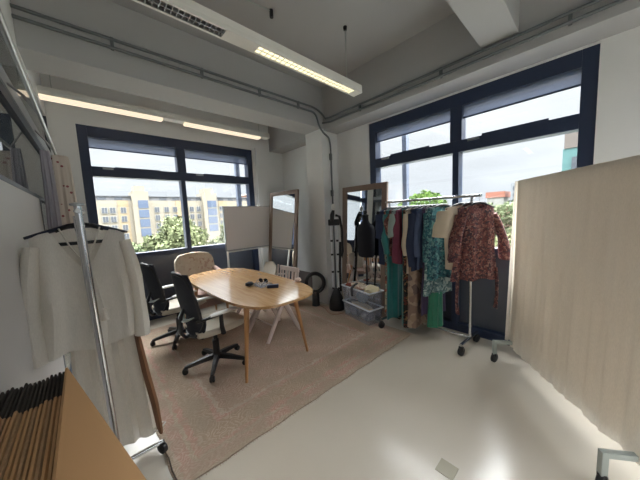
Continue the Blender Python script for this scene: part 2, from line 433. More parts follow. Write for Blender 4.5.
# ------------------------------------------------------------------ conduits
def conduit(name, label, runs, clamps, r=.014):
    o = thing(name, label, 'pipe', runs[0][0])
    b = Vector(runs[0][0])
    for rn in runs: MB().tube([Vector(p)-b for p in rn], r, 10).build('pipe', MT['galv'], o, True)
    for c in clamps:
        MB().box(c[0]-c[3]-b.x, c[0]+c[3]-b.x, c[1]-c[4]-b.y, c[1]+c[4]-b.y, c[2]-.05-b.z, c[2]+.05-b.z, .002).build('clamp', MT['galv'], o)
    return o
def arc(p0, p1, p2, n=6):
    p0, p1, p2 = map(Vector, (p0, p1, p2))
    return [(p0*(1-t)**2+p1*2*t*(1-t)+p2*t*t) for t in [i/n for i in range(n+1)]]
yb = PY0-.022
ra = [(-1.9, yb, 3.205), (2.70, yb, 3.205)]+arc((2.75, yb, 3.205), (2.93, yb, 3.2), (2.985, yb-.06, 3.06))+[(2.985, 2.86, 3.05), (2.985, -3., 3.05)]
rb = [(-1.9, yb, 3.133), (2.66, yb, 3.133)]+arc((2.7, yb, 3.133), (2.82, yb, 3.15), (2.84, yb-.02, 3.05))+arc((2.85, yb-.03, 2.98), (2.9, yb-.03, 2.86), (3.05, yb, 2.83))[1:]+arc((3.10, yb, 2.80), (3.14, yb, 2.74), (3.14, yb, 2.6))+[(3.14, yb, .02)]
rc = [(2.92, yb-.05, 2.98)]+[(2.985, 2.86, 2.98), (2.985, -3., 2.98)]
conduit('ceiling_conduit', 'pair of grey steel conduits along the two beams and down the pillar', [ra, rb, rc],
        [(x, yb+.01, 3.17, .012, .02) for x in (-.9, .36, 1.14, 1.86, 2.5)]+[(2.997, y, 3.015, .02, .012) for y in (2.3, 1.2, .2)]+[(3.14, yb+.01, z, .02, .02) for z in (2.5, 1.9)])

# ------------------------------------------------------------------ pendant lights
def louvre(mb, x0, x1, w, z0, z1, step=.035):
    x = x0
    while x < x1:
        mb.box(x, x+.003, -w, w, z0, z1); x += step
    mb.box(x0, x1, -w, -w+.004, z0, z1); mb.box(x0, x1, w-.004, w, z0, z1); mb.box(x0, x1, -.002, .002, z0, z1)
    return mb
tubeglow = emit('fluorescent_glow', (255, 240, 194), .33)
lensglow = emit('lens_glow', (255, 232, 204), .22)
fillglow = emit('added_lamp_glow', (238, 244, 255), 6.)  # strong glow for the lamps added to brighten the interior
tubegrey = M('unlit_louvre_back', (96, 94, 90), .4)
def pendant(label, x0, x1, y, z, segs, wires, group, lens=0., near=False):
    o = thing('pendant_light', label, 'ceiling light', (x0, y, z), group=group)
    L = x1-x0; w = .046
    h = MB(); h.box(0, L, -.062, .062, .03, .085, .008)
    cur = 0.
    for a, b, lit in segs:
        h.box(cur, a-x0, -.062, .062, 0, .03, .004); cur = b-x0
        h.box(a-x0, b-x0, -.062, -w, 0, .03, .003); h.box(a-x0, b-x0, w, .062, 0, .03, .003)
    h.box(cur, L, -.062, .062, 0, .03, .004)
    h.build('housing', MT['white'], o)
    for a, b, lit in segs:
        MB().box(a-x0, b-x0, -w, w, .009 if lit else .022, .028).build('diffuser', (fillglow if near else tubeglow) if lit else tubegrey, o)
        if lens:
            MB().box(a-x0, b-x0, -w-.01, w+.01, -lens, -.002, .012).build('lens', lensglow, o)
            continue
        louvre(MB(), a-x0, b-x0, w, .001 if lit else .004, .008 if lit else .022, .05 if lit else .035).build('louvre', MT['white'] if lit else MT['alu'], o)
    for x in wires:
        MB().cyl((x-x0, 0, .085), (x-x0, 0, ZC-z), .004, n=6).build('suspension_wire', MT['greymetal'], o)
        MB().lathe([(.018, ZC-z-.035), (.02, ZC-z-.02), (.02, ZC-z)], 12, (x-x0, 0, 0)).build('wire_cap', MT['black'], o)
    return o
pendant('long white pendant light over the room with one lit and one unlit louvre', -.9, 2.47, 1.92, 2.9,
        [(-.7, .9, False), (1.17, 2.36, True)], [-.2, 2.28], 'pendant lights')
pendant('lit pendant light hanging in front of the far window', -.235, 2.68, 4.2, 2.985,
        [(-.21, .97, True), (1.25, 2.5, True)], [-.1, 2.5], 'pendant lights', .03)
pendant('added unseen bright pendant light over the near end of the studio', -.2, 3.0, -1.2, 2.9, [(0., 1.2, True), (1.5, 2.7, True)], [.1, 2.7], 'pendant lights', near=True)  # this lamp and the next are added behind the camera as fill light
pendant('added unseen bright pendant light by the added near end window', -.2, 3.0, -2.7, 2.9, [(0., 1.2, True), (1.5, 2.7, True)], [.1, 2.7], 'pendant lights', near=True)
pendant('added bright pendant light in the room beyond the glazed partition', -2.0, -.8, 1.2, 2.9, [(-1.9, -.9, True)], [-1.8, -1.], 'pendant lights', near=True)  # added lamp, brightens what shows through the partition glass
cc = thing('ceiling_cable', 'thin cable with a black clip on the ceiling above the long pendant light', 'cable', (1.55, 2.23, ZC))
MB().tube([(0, 0, -.012), (-.35, .05, -.012), (-1.2, .1, -.012)], .005, 6).build('cable', MT['greymetal'], cc)
MB().cyl((0, 0, -.001), (0, 0, -.07), .018, n=12).build('clip', MT['black'], cc)

# ------------------------------------------------------------------ rug
RX0, RX1, RY0, RY1 = .25, 2.90, 1.54, 4.30
rug = thing('area_rug', 'large faded pink and beige patterned rug under the table', 'rug', ((RX0+RX1)/2, (RY0+RY1)/2, 0))
hx, hy = (RX1-RX0)/2, (RY1-RY0)/2
out = []
for i in range(40): out.append((-hx+2*hx*i/40, -hy+.004*math.sin(i*1.1)+.002*math.sin(i*2.7)-.05*(i/40-.5)))
for i in range(30): out.append((hx+.006*math.sin(i*1.7), -hy-.015+2*hy*i/30))
for i in range(20): out.append((hx-2*hx*i/20, hy))
for i in range(30): out.append((-hx+.006*math.sin(i*1.3), hy-(2*hy-.015)*i/30))
MB().prism(out, .0005, .008).build('pile', rug_mat(hx, hy), rug)
fr = MB()
for i in range(150):
    x = -hx+.01+(2*hx-.02)*i/149; y = -hy+.004*math.sin((i/149*40)*1.1)-.05*(i/149-.5)
    fr.tube([(x, y+.01, .005), (x+random.uniform(-.008, .008), y-random.uniform(.008, .022), .003)], .0016, 4)
fo = fr.build('fringe', M('rug_fringe', (168, 150, 134), .95), rug); fo['kind'] = 'stuff'
FZ = .0085
tag(MB().box(1.40, 1.50, .49, .59, 0, .003, .001).build('floor_plate', M('beige_floor_plate', (158, 150, 128), .35)), 'small square beige cover plate set in the open floor', 'floor plate')

# ------------------------------------------------------------------ table
tb = thing('dining_table', 'oak table with rounded corners and splayed round legs on the rug', 'table', (1.415, 3.02, FZ))
hxT, hyT = .465, 1.08
out = []
for k in range(96):
    a = 2*PI*k/96; ca, sa = math.cos(a), math.sin(a); n = 3.6
    out.append((hxT*abs(ca)**(2/n)*(1 if ca > 0 else -1), hyT*abs(sa)**(2/n)*(1 if sa > 0 else -1)))
MB().prism(out, .712, .738, .006).build('table_top', MT['top'], tb)
MB().box(-.3, .3, -.74, -.70, .655, .712, .004).box(-.3, .3, .70, .74, .655, .712, .004).box(-.32, -.28, -.72, .72, .655, .712, .004).box(.28, .32, -.72, .72, .655, .712, .004).build('apron', MT['oak'], tb)
for sx in (-1, 1):
    for sy in (-1, 1):
        foot = Vector((-.43 if sx < 0 else .32, -.85, 0)) if sy < 0 else Vector((.40*sx, .85, 0))
        top = Vector((.30*sx, .78*sy, .712)) if not (sy < 0 and sx > 0) else Vector((.255, -.72, .712))
        if sy < 0 and sx < 0: top = Vector((-.34, -.78, .712))
        MB().tube([foot, foot.lerp(top, .5), top], [.0135, .02, .027], 16).build('leg', MT['oak'], tb, True)

# things on the table
tt = FZ+.738
g = thing('sunglasses', 'dark sunglasses lying folded on a clear tray on the oak table', 'sunglasses', (1.50, 2.64, tt+.032), R(30))
for s in (-1, 1):
    MB().lathe([(.002, -.002), (.026, -.002), (.028, 0), (.026, .003), (.002, .003)], 16, (0, s*.033, .028), axis=(1, 0, .25)).build('lens', M('dark_lens', (16, 20, 34), .1), g, True)
    MB().tube([(0, s*.06, .035), (-.05, s*.062, .03), (-.12, s*.04, .004)], .0035, 6).build('temple', MT['black'], g, True)
MB().tube([(0, -.012, .036), (0, 0, .04), (0, .012, .036)], .003, 6).build('bridge', MT['black'], g, True)
tr = thing('clear_tray', 'small clear tray under the sunglasses on the oak table', 'tray', (1.49, 2.64, tt))
mbx = MB().box(-.075, .075, -.09, .09, 0, .006, .002)
for a in ((-.075, -.07, -.09, .09), (.07, .075, -.09, .09), (-.075, .075, -.09, -.085), (-.075, .075, .085, .09)): mbx.box(*a, .006, .03)
mbx.build('tray', MT['clearplastic'], tr)
gc = thing('glasses_case', 'small navy case beside the clear tray on the oak table', 'case', (1.52, 2.47, tt), R(-35))
MB().box(-.065, .065, -.028, .028, 0, .018, .009).build('case_base', M('navy_case', (28, 34, 60), .5), gc, True)
MB().box(-.065, .065, -.028, .028, .0185, .036, .009).build('case_lid', M('navy_case_lid', (32, 38, 66), .5), gc, True)
bag = tag(MB().blob((1.37, 2.74, tt+.028), .045, (1.1, .8, .6), 3, .3, 3.5, 4).build('crumpled_pouch', M('black_pouch', (24, 26, 36), .7), None, True), 'crumpled dark pouch lying left of the sunglasses tray', 'pouch')
tag(MB().blob((1.86, 2.44, tt+.024), .045, (.9, .9, .55), 3, .35, 3.2, 9).build('crumpled_napkin', M('blush_paper', (222, 200, 190), .8), None, True), 'crumpled blush paper at the right edge of the table', 'napkin')

# ------------------------------------------------------------------ office chairs
def office_chair(label, loc, rz, recl=0.):
    o = thing('office_chair', label, 'office chair', loc, rz, 'black mesh office chairs')
    MB().lathe([(.028, .10), (.045, .075), (.05, .09), (.05, .125), (.034, .14), (.032, .28), (.02, .285), (.02, .40)], 20).build('column', MT['black'], o, True)
    for k in range(5):
        a = 2*PI*k/5+.35; d = Vector((math.cos(a), math.sin(a), 0)); n = Vector((-d.y, d.x, 0))
        def sec(r, w, z0, z1): return [d*r+n*w+Vector((0, 0, z0)), d*r-n*w+Vector((0, 0, z0)), d*r-n*w*.7+Vector((0, 0, z1)), d*r+n*w*.7+Vector((0, 0, z1))]
        arm_ = MB().loft([sec(.03, .028, .085, .13), sec(.15, .024, .075, .115), sec(.27, .02, .062, .09), sec(.31, .016, .058, .078)]).build('base_arm', MT['black'], o)
        p = d*.305
        MB().box(p.x-.012, p.x+.012, p.y-.012, p.y+.012, .045, .066, .003).lathe([(.024, -.022), (.028, -.016), (.028, -.006), (.02, -.004), (.02, .004), (.028, .006), (.028, .016), (.024, .022)], 18, (p.x+n.x*.0, p.y, .0285), axis=(n.x, n.y, 0)).build('caster', MT['rubber'], arm_, True)
    MB().box(-.13, .12, -.1, .1, .40, .435, .01).box(-.24, -.1, -.04, .04, .405, .43, .006).build('seat_plate', MT['black'], o)
    # seat cushion
    rings = []
    for t in [i/12 for i in range(13)]:
        x = -.23+.55*t; hw = .215+.035*math.sin(PI*min(1, t*1.15))-.05*max(0, t-.8)/.2
        zt = .495-.03*max(0, t-.72)/.28+.004*math.sin(PI*t); zb = .425
        if t in (0, 1): zt -= .015; hw -= .02
        rings.append([Vector((x, -hw, zb+.012)), Vector((x, -hw*.9, zb)), Vector((x, hw*.9, zb)), Vector((x, hw, zb+.012)), Vector((x, hw, zt-.022)), Vector((x, hw*.93, zt-.004)), Vector((x, hw*.5, zt-.008)), Vector((x, -hw*.5, zt-.008)), Vector((x, -hw*.93, zt-.004)), Vector((x, -hw, zt-.022))])
    so = MB().loft(rings).build('seat', MT['creamseat'], o, True); so['label'] = 'cream padded seat'
    # back: curved mesh with frame
    def backx(z): return -.235-.035*math.sin((z-.46)/.56*PI)*(-1 if z < .62 else .3)-.16*max(0, (z-.55))*1.1
    H0, H1 = .42, 1.05
    rings = []
    for i in range(15):
        t = i/14; z = H0+(H1-H0)*t; hw = .17+.075*math.sin(PI*(t*.75+.12))
        if t > .9: hw -= .03*(t-.9)/.1
        x = backx(z)
        rings.append([Vector((x+.0+.05*(abs(v)**2), v*hw, z)) for v in (-1, -.66, -.33, 0, .33, .66, 1)]+[Vector((x-.012+.05*(abs(v)**2), v*hw, z)) for v in (1, .66, .33, 0, -.33, -.66, -1)])
    MB().loft(rings).build('backrest', MT['blackmesh'], o, True)
    fr = []
    for i in range(41):
        a = 2*PI*i/40; t = .5+.5*math.sin(a); hw = (.17+.075*math.sin(PI*(t*.75+.12)))
        z = H0+(H1-H0)*t; v = math.cos(a); v = (abs(v)**.45)*(1 if v > 0 else -1)
        fr.append((backx(z)-.006+.05*v*v, v*hw*1.0, z))
    MB().tube(fr, .015, 8, False).build('back_frame', MT['black'], o, True)
    MB().tube([(-.18, 0, .42), (-.29, 0, .42), (-.325, 0, .47), (-.31, 0, .62), (-.27, 0, .72)], [.03, .034, .034, .028, .02], 10, flat=.55).build('back_spine', MT['black'], o, True)
    lum = MB().tube([(-.245, -.16, .64), (-.285, -.08, .60), (-.295, 0, .585), (-.285, .08, .60), (-.245, .16, .64)], [.008, .026, .03, .026, .008], 8, flat=.5).build('lumbar_support', MT['greymetal'], o, True); lum['label'] = 'grey lumbar support'
    for s in (-1, 1):
        MB().tube([(-.02, s*.2, .43), (-.03, s*.275, .44), (-.05, s*.29, .52), (-.05, s*.29, .64)], [.02, .022, .02, .018], 10, flat=.6).tube([(-.24, s*.2, .6), (-.2, s*.27, .63), (-.05, s*.29, .64)], .014, 8).build('armrest_post', MT['black'], o, True)
        ar = MB().tube([(-.15, s*.29, .652), (-.1, s*.29, .655), (.08, s*.285, .655), (.14, s*.27, .65)], [.024, .036, .036, .026], 12, flat=.42).build('armrest_pad', MT['whiteplastic'], o, True); ar['label'] = 'off-white armrest pad'
    return o
office_chair('black mesh office chair with cream seat at the near left corner of the table', (.91, 2.68, FZ), R(4))
office_chair('black mesh office chair with cream seat half hidden by the hanging ivory tunic', (.80, 3.66, FZ), R(8))

# tufted armchair
tc = thing('tufted_armchair', 'cream button-tufted upholstered armchair at the far end of the table', 'armchair', (1.30, 4.08, FZ), R(-90))
tuft = floral('cream_brocade', [(206, 192, 170), (196, 178, 156), (210, 198, 178), (186, 160, 140), (204, 190, 168), (208, 194, 174)], 26)
rings = []
for i in range(13):
    t = i/12; z = .42+.56*t; hw = .27+.03*math.sin(PI*t*.8)-(.06*((t-.8)/.2)**2 if t > .8 else 0)
    x = -.33-.1*t
    ring = []
    for v in (-1, -.8, -.4, 0, .4, .8, 1): ring.append(Vector((x+.05-.02*abs(v)+.012*math.sin(v*9)*math.sin(t*14), v*hw, z+.035*(1-v*v)*(t > .95))))
    for v in (1, .8, .4, 0, -.4, -.8, -1): ring.append(Vector((x-.06+.02*abs(v), v*hw, z+.035*(1-v*v)*(t > .95))))
    rings.append(ring)
MB().loft(rings).build('backrest', tuft, tc, True)
MB().box(-.34, .30, -.29, .29, .27, .48, .04).build('seat', MT['pinkseat'], tc, True)
for s in (-1, 1): MB().tube([(-.34, s*.29, .72), (-.1, s*.31, .66), (.1, s*.31, .60), (.22, s*.3, .5), (.24, s*.29, .36)], .04, 10).build('arm', MT['pinkseat'], tc, True)
bt = MB()
for i in range(3):
    for j in range(3): bt.lathe([(.001, -.006), (.014, -.003), (.014, .003), (.001, .008)], 10, (-.30-.1*(.35+.22*i), -.16+.16*j, .42+.56*(.35+.22*i)), axis=(1, 0, .1))
bt.build('tufting_buttons', M('rose_button', (176, 128, 116), .6), tc, True)
for sx in (-.28, .24):
    for sy in (-.24, .24): MB().cyl((sx, sy, 0), (sx*.95, sy*.95, .28), .014, .02).build('leg', MT['oak'], tc, True)

# white side chairs tucked in on the right of the table
def side_chair(label, loc, rz, slatted):
    o = thing('side_chair', label, 'chair', loc, rz, 'white chairs on the far side of the table')
    MB().prism([(.24*math.cos(k*PI/16)*(1.0), .22*math.sin(k*PI/16)) for k in range(32)], .43, .46, .01).build('seat', MT['pinkseat'] if not slatted else MT['pinkwhite'], o, True)
    for s in (-1, 1):
        y = .21*s
        MB().tube([(.30, y*1.1, 0), (.02, y*.95, .44)], [.017, .026], 8, flat=1.5).build('leg', MT['pinkwhite'], o, True)
        MB().tube([(-.22, y*1.1, 0), (0, y*.95, .44)], [.017, .026], 8, flat=1.5).build('leg', MT['pinkwhite'], o, True)
        MB().tube([(-.17, y*.9, .44), (-.25, y*.9, .62), (-.28, y*.9, .82)], .013, 8).build('back_post', MT['pinkwhite'], o, True)
    MB().tube([(.19, -.2, .18), (.19, .2, .18)], .01, 8).build('stretcher', MT['pinkwhite'], o, True)
    if slatted:
        MB().box(-.295, -.265, -.2, .2, .77, .83, .006).build('top_rail', MT['pinkwhite'], o)
        for k in range(5): MB().tube([(-.195, -.14+.07*k, .45), (-.255, -.14+.07*k, .62), (-.28, -.14+.07*k, .78)], .009, 6, flat=1.8).build('back_slat', MT['pinkwhite'], o, True)
    else:
        rings = []
        for i in range(9):
            t = i/8; z = .52+.32*t; hw = .19*math.sqrt(max(.05, 1-(2*t-1)**4*.9)); x = -.215-.065*t
            rings.append([Vector((x+.03*v*v, v*hw, z)) for v in (-1, -.5, 0, .5, 1)]+[Vector((x-.02+.03*v*v, v*hw, z)) for v in (1, .5, 0, -.5, -1)])
        MB().loft(rings).build('backrest', MT['creamseat'], o, True)
    return o
side_chair('white chair with slatted back tucked under the right side of the table', (1.80, 2.90, FZ), R(183), True)
side_chair('white chair with rounded cream back just beyond the slatted white chair', (1.84, 3.44, FZ), R(177), False)

# ------------------------------------------------------------------ whiteboard on a stand
wbd = thing('whiteboard_stand', 'blank whiteboard on a white wheeled stand before the left window', 'whiteboard', (2.30, 4.38, FZ))
MB().box(-.49, .49, -.012, .012, .99, 1.745, .002).build('board', MT['whiteboard'], wbd)
f = MB().box(-.505, .505, -.018, .016, .975, .992, .003).box(-.505, .505, -.018, .016, 1.742, 1.757, .003).box(-.505, -.49, -.018, .016, .98, 1.75, .003).box(.49, .505, -.018, .016, .98, 1.75, .003)
f.build('board_frame', MT['alu'], wbd)
MB().box(-.5, .5, -.085, -.018, .955, .972, .004).build('pen_tray', MT['white'], wbd)
for s in (-1, 1):
    MB().box(s*.47-.014, s*.47+.014, -.0, .028, .06, .98, .003).build('leg', MT['white'], wbd)
    MB().box(s*.47-.016, s*.47+.016, -.22, .2, .03, .06, .004).build('foot', MT['white'], wbd)
MB().box(-.47, .47, .002, .026, .42, .45, .003).build('cross_bar', MT['white'], wbd)
MB().box(.2, .44, -.0145, -.0125, 1.52, 1.535).build('magnet_strip', MT['white'], wbd)

# ------------------------------------------------------------------ leaning mirrors
def mirror(label, bl, br, lean, height, fw):
    """bl, br: floor points of the frame's lower corners (left, right as you face it); lean: horizontal shift of the top away from the viewer"""
    bl, br = Vector(bl), Vector(br); W = (br-bl).length
    o = thing('leaning_mirror', label, 'mirror', (bl+br)/2, 0, 'wooden framed leaning mirrors')
    ex = (br-bl).normalized(); back = Vector((-ex.y, ex.x, 0)); ez = (Vector((0, 0, 1))*math.sqrt(height**2-lean**2)+back*lean).normalized(); ey = ez.cross(ex)
    m = Matrix((ex, ey, ez)).transposed().to_4x4()
    rot = m
    h = W/2
    parts = [('frame_side', -h, -h+fw, 0, height), ('frame_side', h-fw, h, 0, height), ('frame_top', -h+fw, h-fw, height-fw, height), ('frame_bottom', -h+fw, h-fw, 0, fw)]
    for n, a, b, c, d in parts:
        p = MB().box(a, b, -.02, .02, c, d, .005).build(n, MT['mirrorwood'], o); p.matrix_local = rot
    p = MB().box(-h+fw-.005, h-fw+.005, -.004, .012, fw-.005, height-fw+.005).build('mirror_glass', MT['mirror'], o); p.matrix_local = rot
    return o
mirror('wooden framed mirror leaning behind the table beside the whiteboard', (2.46, 4.18, .01), (2.51, 3.40, .01), .2, 1.99, .065)
mirror('tall taupe framed mirror leaning against the wall beside the right window', (3.10, 2.86, .005), (3.10, 2.02, .005), .12, 1.97, .085)

# ------------------------------------------------------------------ bladeless fan
fn = thing('bladeless_fan', 'black bladeless loop fan standing on the floor before the pillar', 'fan', (2.80, 3.20, FZ*.0), R(-46))
MB().lathe([(.07, 0), (.072, .01), (.066, .02), (.062, .2), (.056, .235), (.04, .25)], 24).build('base', MT['black'], fn, True)
rings = []
for k in range(40):
    a = 2*PI*k/40; c = Vector((math.cos(a)*.15, 0, .40+math.sin(a)*.16)); nn = Vector((math.cos(a), 0, math.sin(a)))
    rings.append([c+nn*.033*math.cos(b)+Vector((0, .05*math.sin(b), 0)) for b in [i*2*PI/10 for i in range(10)]])
rings.append(rings[0])
MB().loft(rings, True, False).build('loop', MT['black'], fn, True)
tag(MB().tube([(2.83, 3.13, .012), (2.78, 2.95, .0125), (2.70, 2.80, .0125), (2.68, 2.70, .0125), (2.76, 2.63, .0125), (2.84, 2.61, .0125)], .004, 6).build('power_cord', M('tan_cord', (140, 96, 62), .6), None, True), 'tan power cord curving over the rug from the loop fan', 'cord')

# ------------------------------------------------------------------ garment steamer
st = thing('garment_steamer', 'black upright garment steamer with twin chrome poles by the pillar', 'garment steamer', (2.90, 2.80, .0085), R(-46))
rings = []
for z, a, b in ((.0, .12, .105), (.02, .128, .115), (.14, .115, .1), (.22, .09, .075), (.30, .06, .045), (.34, .05, .03)):
    rings.append([Vector((a*math.cos(k*2*PI/24), b*math.sin(k*2*PI/24), z)) for k in range(24)])
MB().loft(rings).build('base', MT['black'], st, True)
for s in (-1, 1):
    p = MB().cyl((s*.045, 0, .32), (s*.045, 0, 1.42), .0135, n=12).build('pole', M('pale_silver_pole', (226, 228, 230), .3, .0), st, True); p['label'] = 'chrome pole'
    for z in (.35, .62, .90, 1.12): MB().cyl((s*.045, 0, z-.014), (s*.045, 0, z+.014), .02, n=12).build('pole_clamp', MT['black'], st, True)
MB().box(-.09, .09, -.03, .03, 1.36, 1.46, .02).build('hanger_head', MT['black'], st, True)
MB().tube([(-.03, -.02, 1.44), (-.02, -.05, 1.53), (0, -.06, 1.6)], [.045, .05, .03], 14, flat=.7).build('steam_head', MT['black'], st, True)
nz = MB().lathe([(.004, 1.70), (.02, 1.685), (.032, 1.655), (.027, 1.62), (.015, 1.60)], 16, (.0, -.075, 0)).build('nozzle', MT['white'], st, True); nz['label'] = 'white steam nozzle'
MB().tube([(.03, -.05, 1.52), (.09, -.03, 1.5), (.12, 0, 1.3), (.125, .0, .95), (.11, 0, .85), (.09, 0, .95), (.09, -.01, 1.1), (.07, -.02, .7), (.07, 0, .3)], .02, 10).build('hose', MT['black'], st, True)

# ------------------------------------------------------------------ dress form
df = thing('dress_form', 'black dress form torso on a thin stand before the tall mirror', 'dress form', (3.025, 2.28, 0.0), R(-102))
prof = [(.90, .10, .07), (.905, .125, .085), (.93, .14, .095), (1.02, .148, .10), (1.14, .155, .105), (1.25, .163, .108), (1.32, .16, .095), (1.37, .135, .07), (1.40, .075, .05), (1.43, .05, .045), (1.50, .047, .042)]
MB().loft([[Vector((a*math.cos(k*2*PI/28), b*math.sin(k*2*PI/28), z)) for k in range(28)] for z, a, b in prof]).build('torso', M('black_jersey', (20, 22, 30), .85), df, True)
MB().lathe([(.012, 1.5), (.05, 1.5), (.05, 1.515), (.02, 1.53), (.03, 1.55), (.026, 1.575), (.006, 1.585)], 16).build('neck_cap', MT['black'], df, True)
MB().cyl((0, 0, .02), (0, 0, .91), .013, n=12).build('stand_pole', MT['black'], df, True)
MB().lathe([(.075, 0), (.078, .008), (.03, .02), (.016, .05)], 20).build('stand_base', MT['black'], df, True)

# ------------------------------------------------------------------ storage boxes
def storage_box(label, loc, rz, w, d, h):
    o = thing('storage_box', label, 'storage box', loc, rz, 'clear storage boxes')
    mb = MB()
    def ring(s, z, t=0): return [Vector((x*(w/2*s-t), y*(d/2*s-t), z)) for x, y in ((-1, -1), (1, -1), (1, 1), (-1, 1))]
    mb.loft([ring(.97, .004), ring(.9, 0), ring(.9, .004), ring(.9, .006)], True, True)
    mb2 = MB().loft([ring(.9, .0), ring(1, h), ring(1, h, .004), ring(.9, .006, .004)], True, False)
    mb.bm.free()
    mb2.build('box_body', MT['clearplastic'], o)
    r = MB()
    for a in ((-w/2-.012, w/2+.012, -d/2-.012, -d/2+.004), (-w/2-.012, w/2+.012, d/2-.004, d/2+.012), (-w/2-.012, -w/2+.004, -d/2, d/2), (w/2-.004, w/2+.012, -d/2, d/2)):
        r.box(*a, h-.018, h, .003)
    r.build('box_rim', M('milky_plastic_rim', (206, 208, 214), .35), o)
    return o
bc = Vector((2.885, 2.275, 0)); ba = R(79)
storage_box('lower of two stacked clear storage boxes, packed with dark folded fabric', bc+Vector((0, 0, .0)), ba, .58, .25, .235)
storage_box('upper of two stacked clear storage boxes, heaped with clothes', bc+Vector((0, 0, .239)), ba, .60, .255, .235)
cl = [((140, 120, 98), 'tan'), ((92, 96, 112), 'slate'), ((60, 66, 84), 'navy'), ((150, 146, 148), 'grey')]
def bundle(label, loc, rz, sx, sy, sz, col, seed, mat=None):
    o = MB().blob((0, 0, sz), 1, (sx, sy, sz), 4, .28, 2.6, seed).build('folded_garment', mat or M('cloth_%d' % seed, col, .85, var=.15, vscale=14), None, True)
    o.location = loc; o.rotation_euler.z = rz
    return tag(o, label, 'clothing', 'clothes in the storage boxes')
dvec = Vector((math.cos(ba), math.sin(ba), 0))
bundle('dark navy cloth at the far end inside the lower clear box', bc+dvec*.14+Vector((0, 0, .012)), ba, .11, .085, .075, (98, 102, 120), 31)
bundle('slate patterned cloth at the near end inside the lower clear box', bc-dvec*.12+Vector((0, 0, .012)), ba, .12, .085, .07, (96, 100, 116), 32, floral('slate_print', [(124, 128, 144), (164, 164, 172), (88, 92, 110), (150, 150, 160)], 30))
bundle('tan cloth lying on top inside the lower clear box', bc+Vector((0, 0, .155)), ba, .2, .08, .034, (188, 168, 140), 33)
bundle('grey pink cloth at the far end inside the upper clear box', bc+dvec*.14+Vector((0, 0, .25)), ba, .11, .085, .09, (188, 172, 172), 34)
bundle('steel blue cloth at the middle of the upper clear box', bc-dvec*.02+Vector((0, 0, .25)), ba, .08, .09, .095, (116, 134, 148), 35)
bundle('olive tan cloth spilling over the near end of the upper clear box', bc-dvec*.21+Vector((.0, 0, .40)), ba, .085, .115, .07, (186, 176, 144), 36)
bundle('cream lace cloth heaped on top of the upper clear box', bc+dvec*.04+Vector((-.01, 0, .435)), ba, .15, .1, .045, (206, 188, 168), 37, floral('cream_lace', [(212, 196, 176), (196, 174, 152), (222, 208, 190), (172, 132, 112)], 34))
bundle('rust red cloth at the far rim of the upper clear box', bc+dvec*.225+Vector((-.02, 0, .45)), ba, .07, .085, .022, (136, 62, 44), 38)
stp = MB().tube([bc+dvec*.05+Vector((-.05, 0, .532)), bc+dvec*.05+Vector((-.125, .01, .505)), bc+dvec*.05+Vector((-.152, .02, .476)), bc+dvec*.05+Vector((-.149, .02, .41)), bc+dvec*.05+Vector((-.146, .02, .36))], .028, 8, flat=.2).build('black_strap', MT['black'], None, True)
tag(stp, 'black strap hanging over the front rim of the upper clear box', 'strap')

# ------------------------------------------------------------------ clothes racks: hangers and garments
def hanger(label, x, y, rz, zr, half=.2, mat=None, group='garment hangers'):
    o = MB(); mat = mat or MT['black']
    sh = zr-.075
    pts = [(-half, 0, sh-.055), (-half*.6, 0, sh-.028), (-.05, 0, sh-.004), (0, 0, sh), (.05, 0, sh-.004), (half*.6, 0, sh-.028), (half, 0, sh-.055)]
    th = thing('clothes_hanger', label, 'hanger', (x, y, sh-.06), rz, group)
    b = Vector((0, 0, sh-.06))
    MB().tube([Vector(p)-b for p in pts], [.009, .014, .017, .018, .017, .014, .009], 8, flat=.8).build('shoulder_bar', mat, th, True)
    MB().tube([Vector((0, 0, .06)), Vector((0, 0, .095))]+[Vector((.017*math.sin(a), 0, .0745+.0605-.017*math.cos(a)*1)) for a in [i*PI/6 for i in range(1, 7)]]+[Vector((-.017*math.sin(a), 0, .135+.017*math.cos(a))) for a in [i*PI/6 for i in range(1, 4)]], .0028, 6).build('hook', MT['chrome'], th, True)
    return th

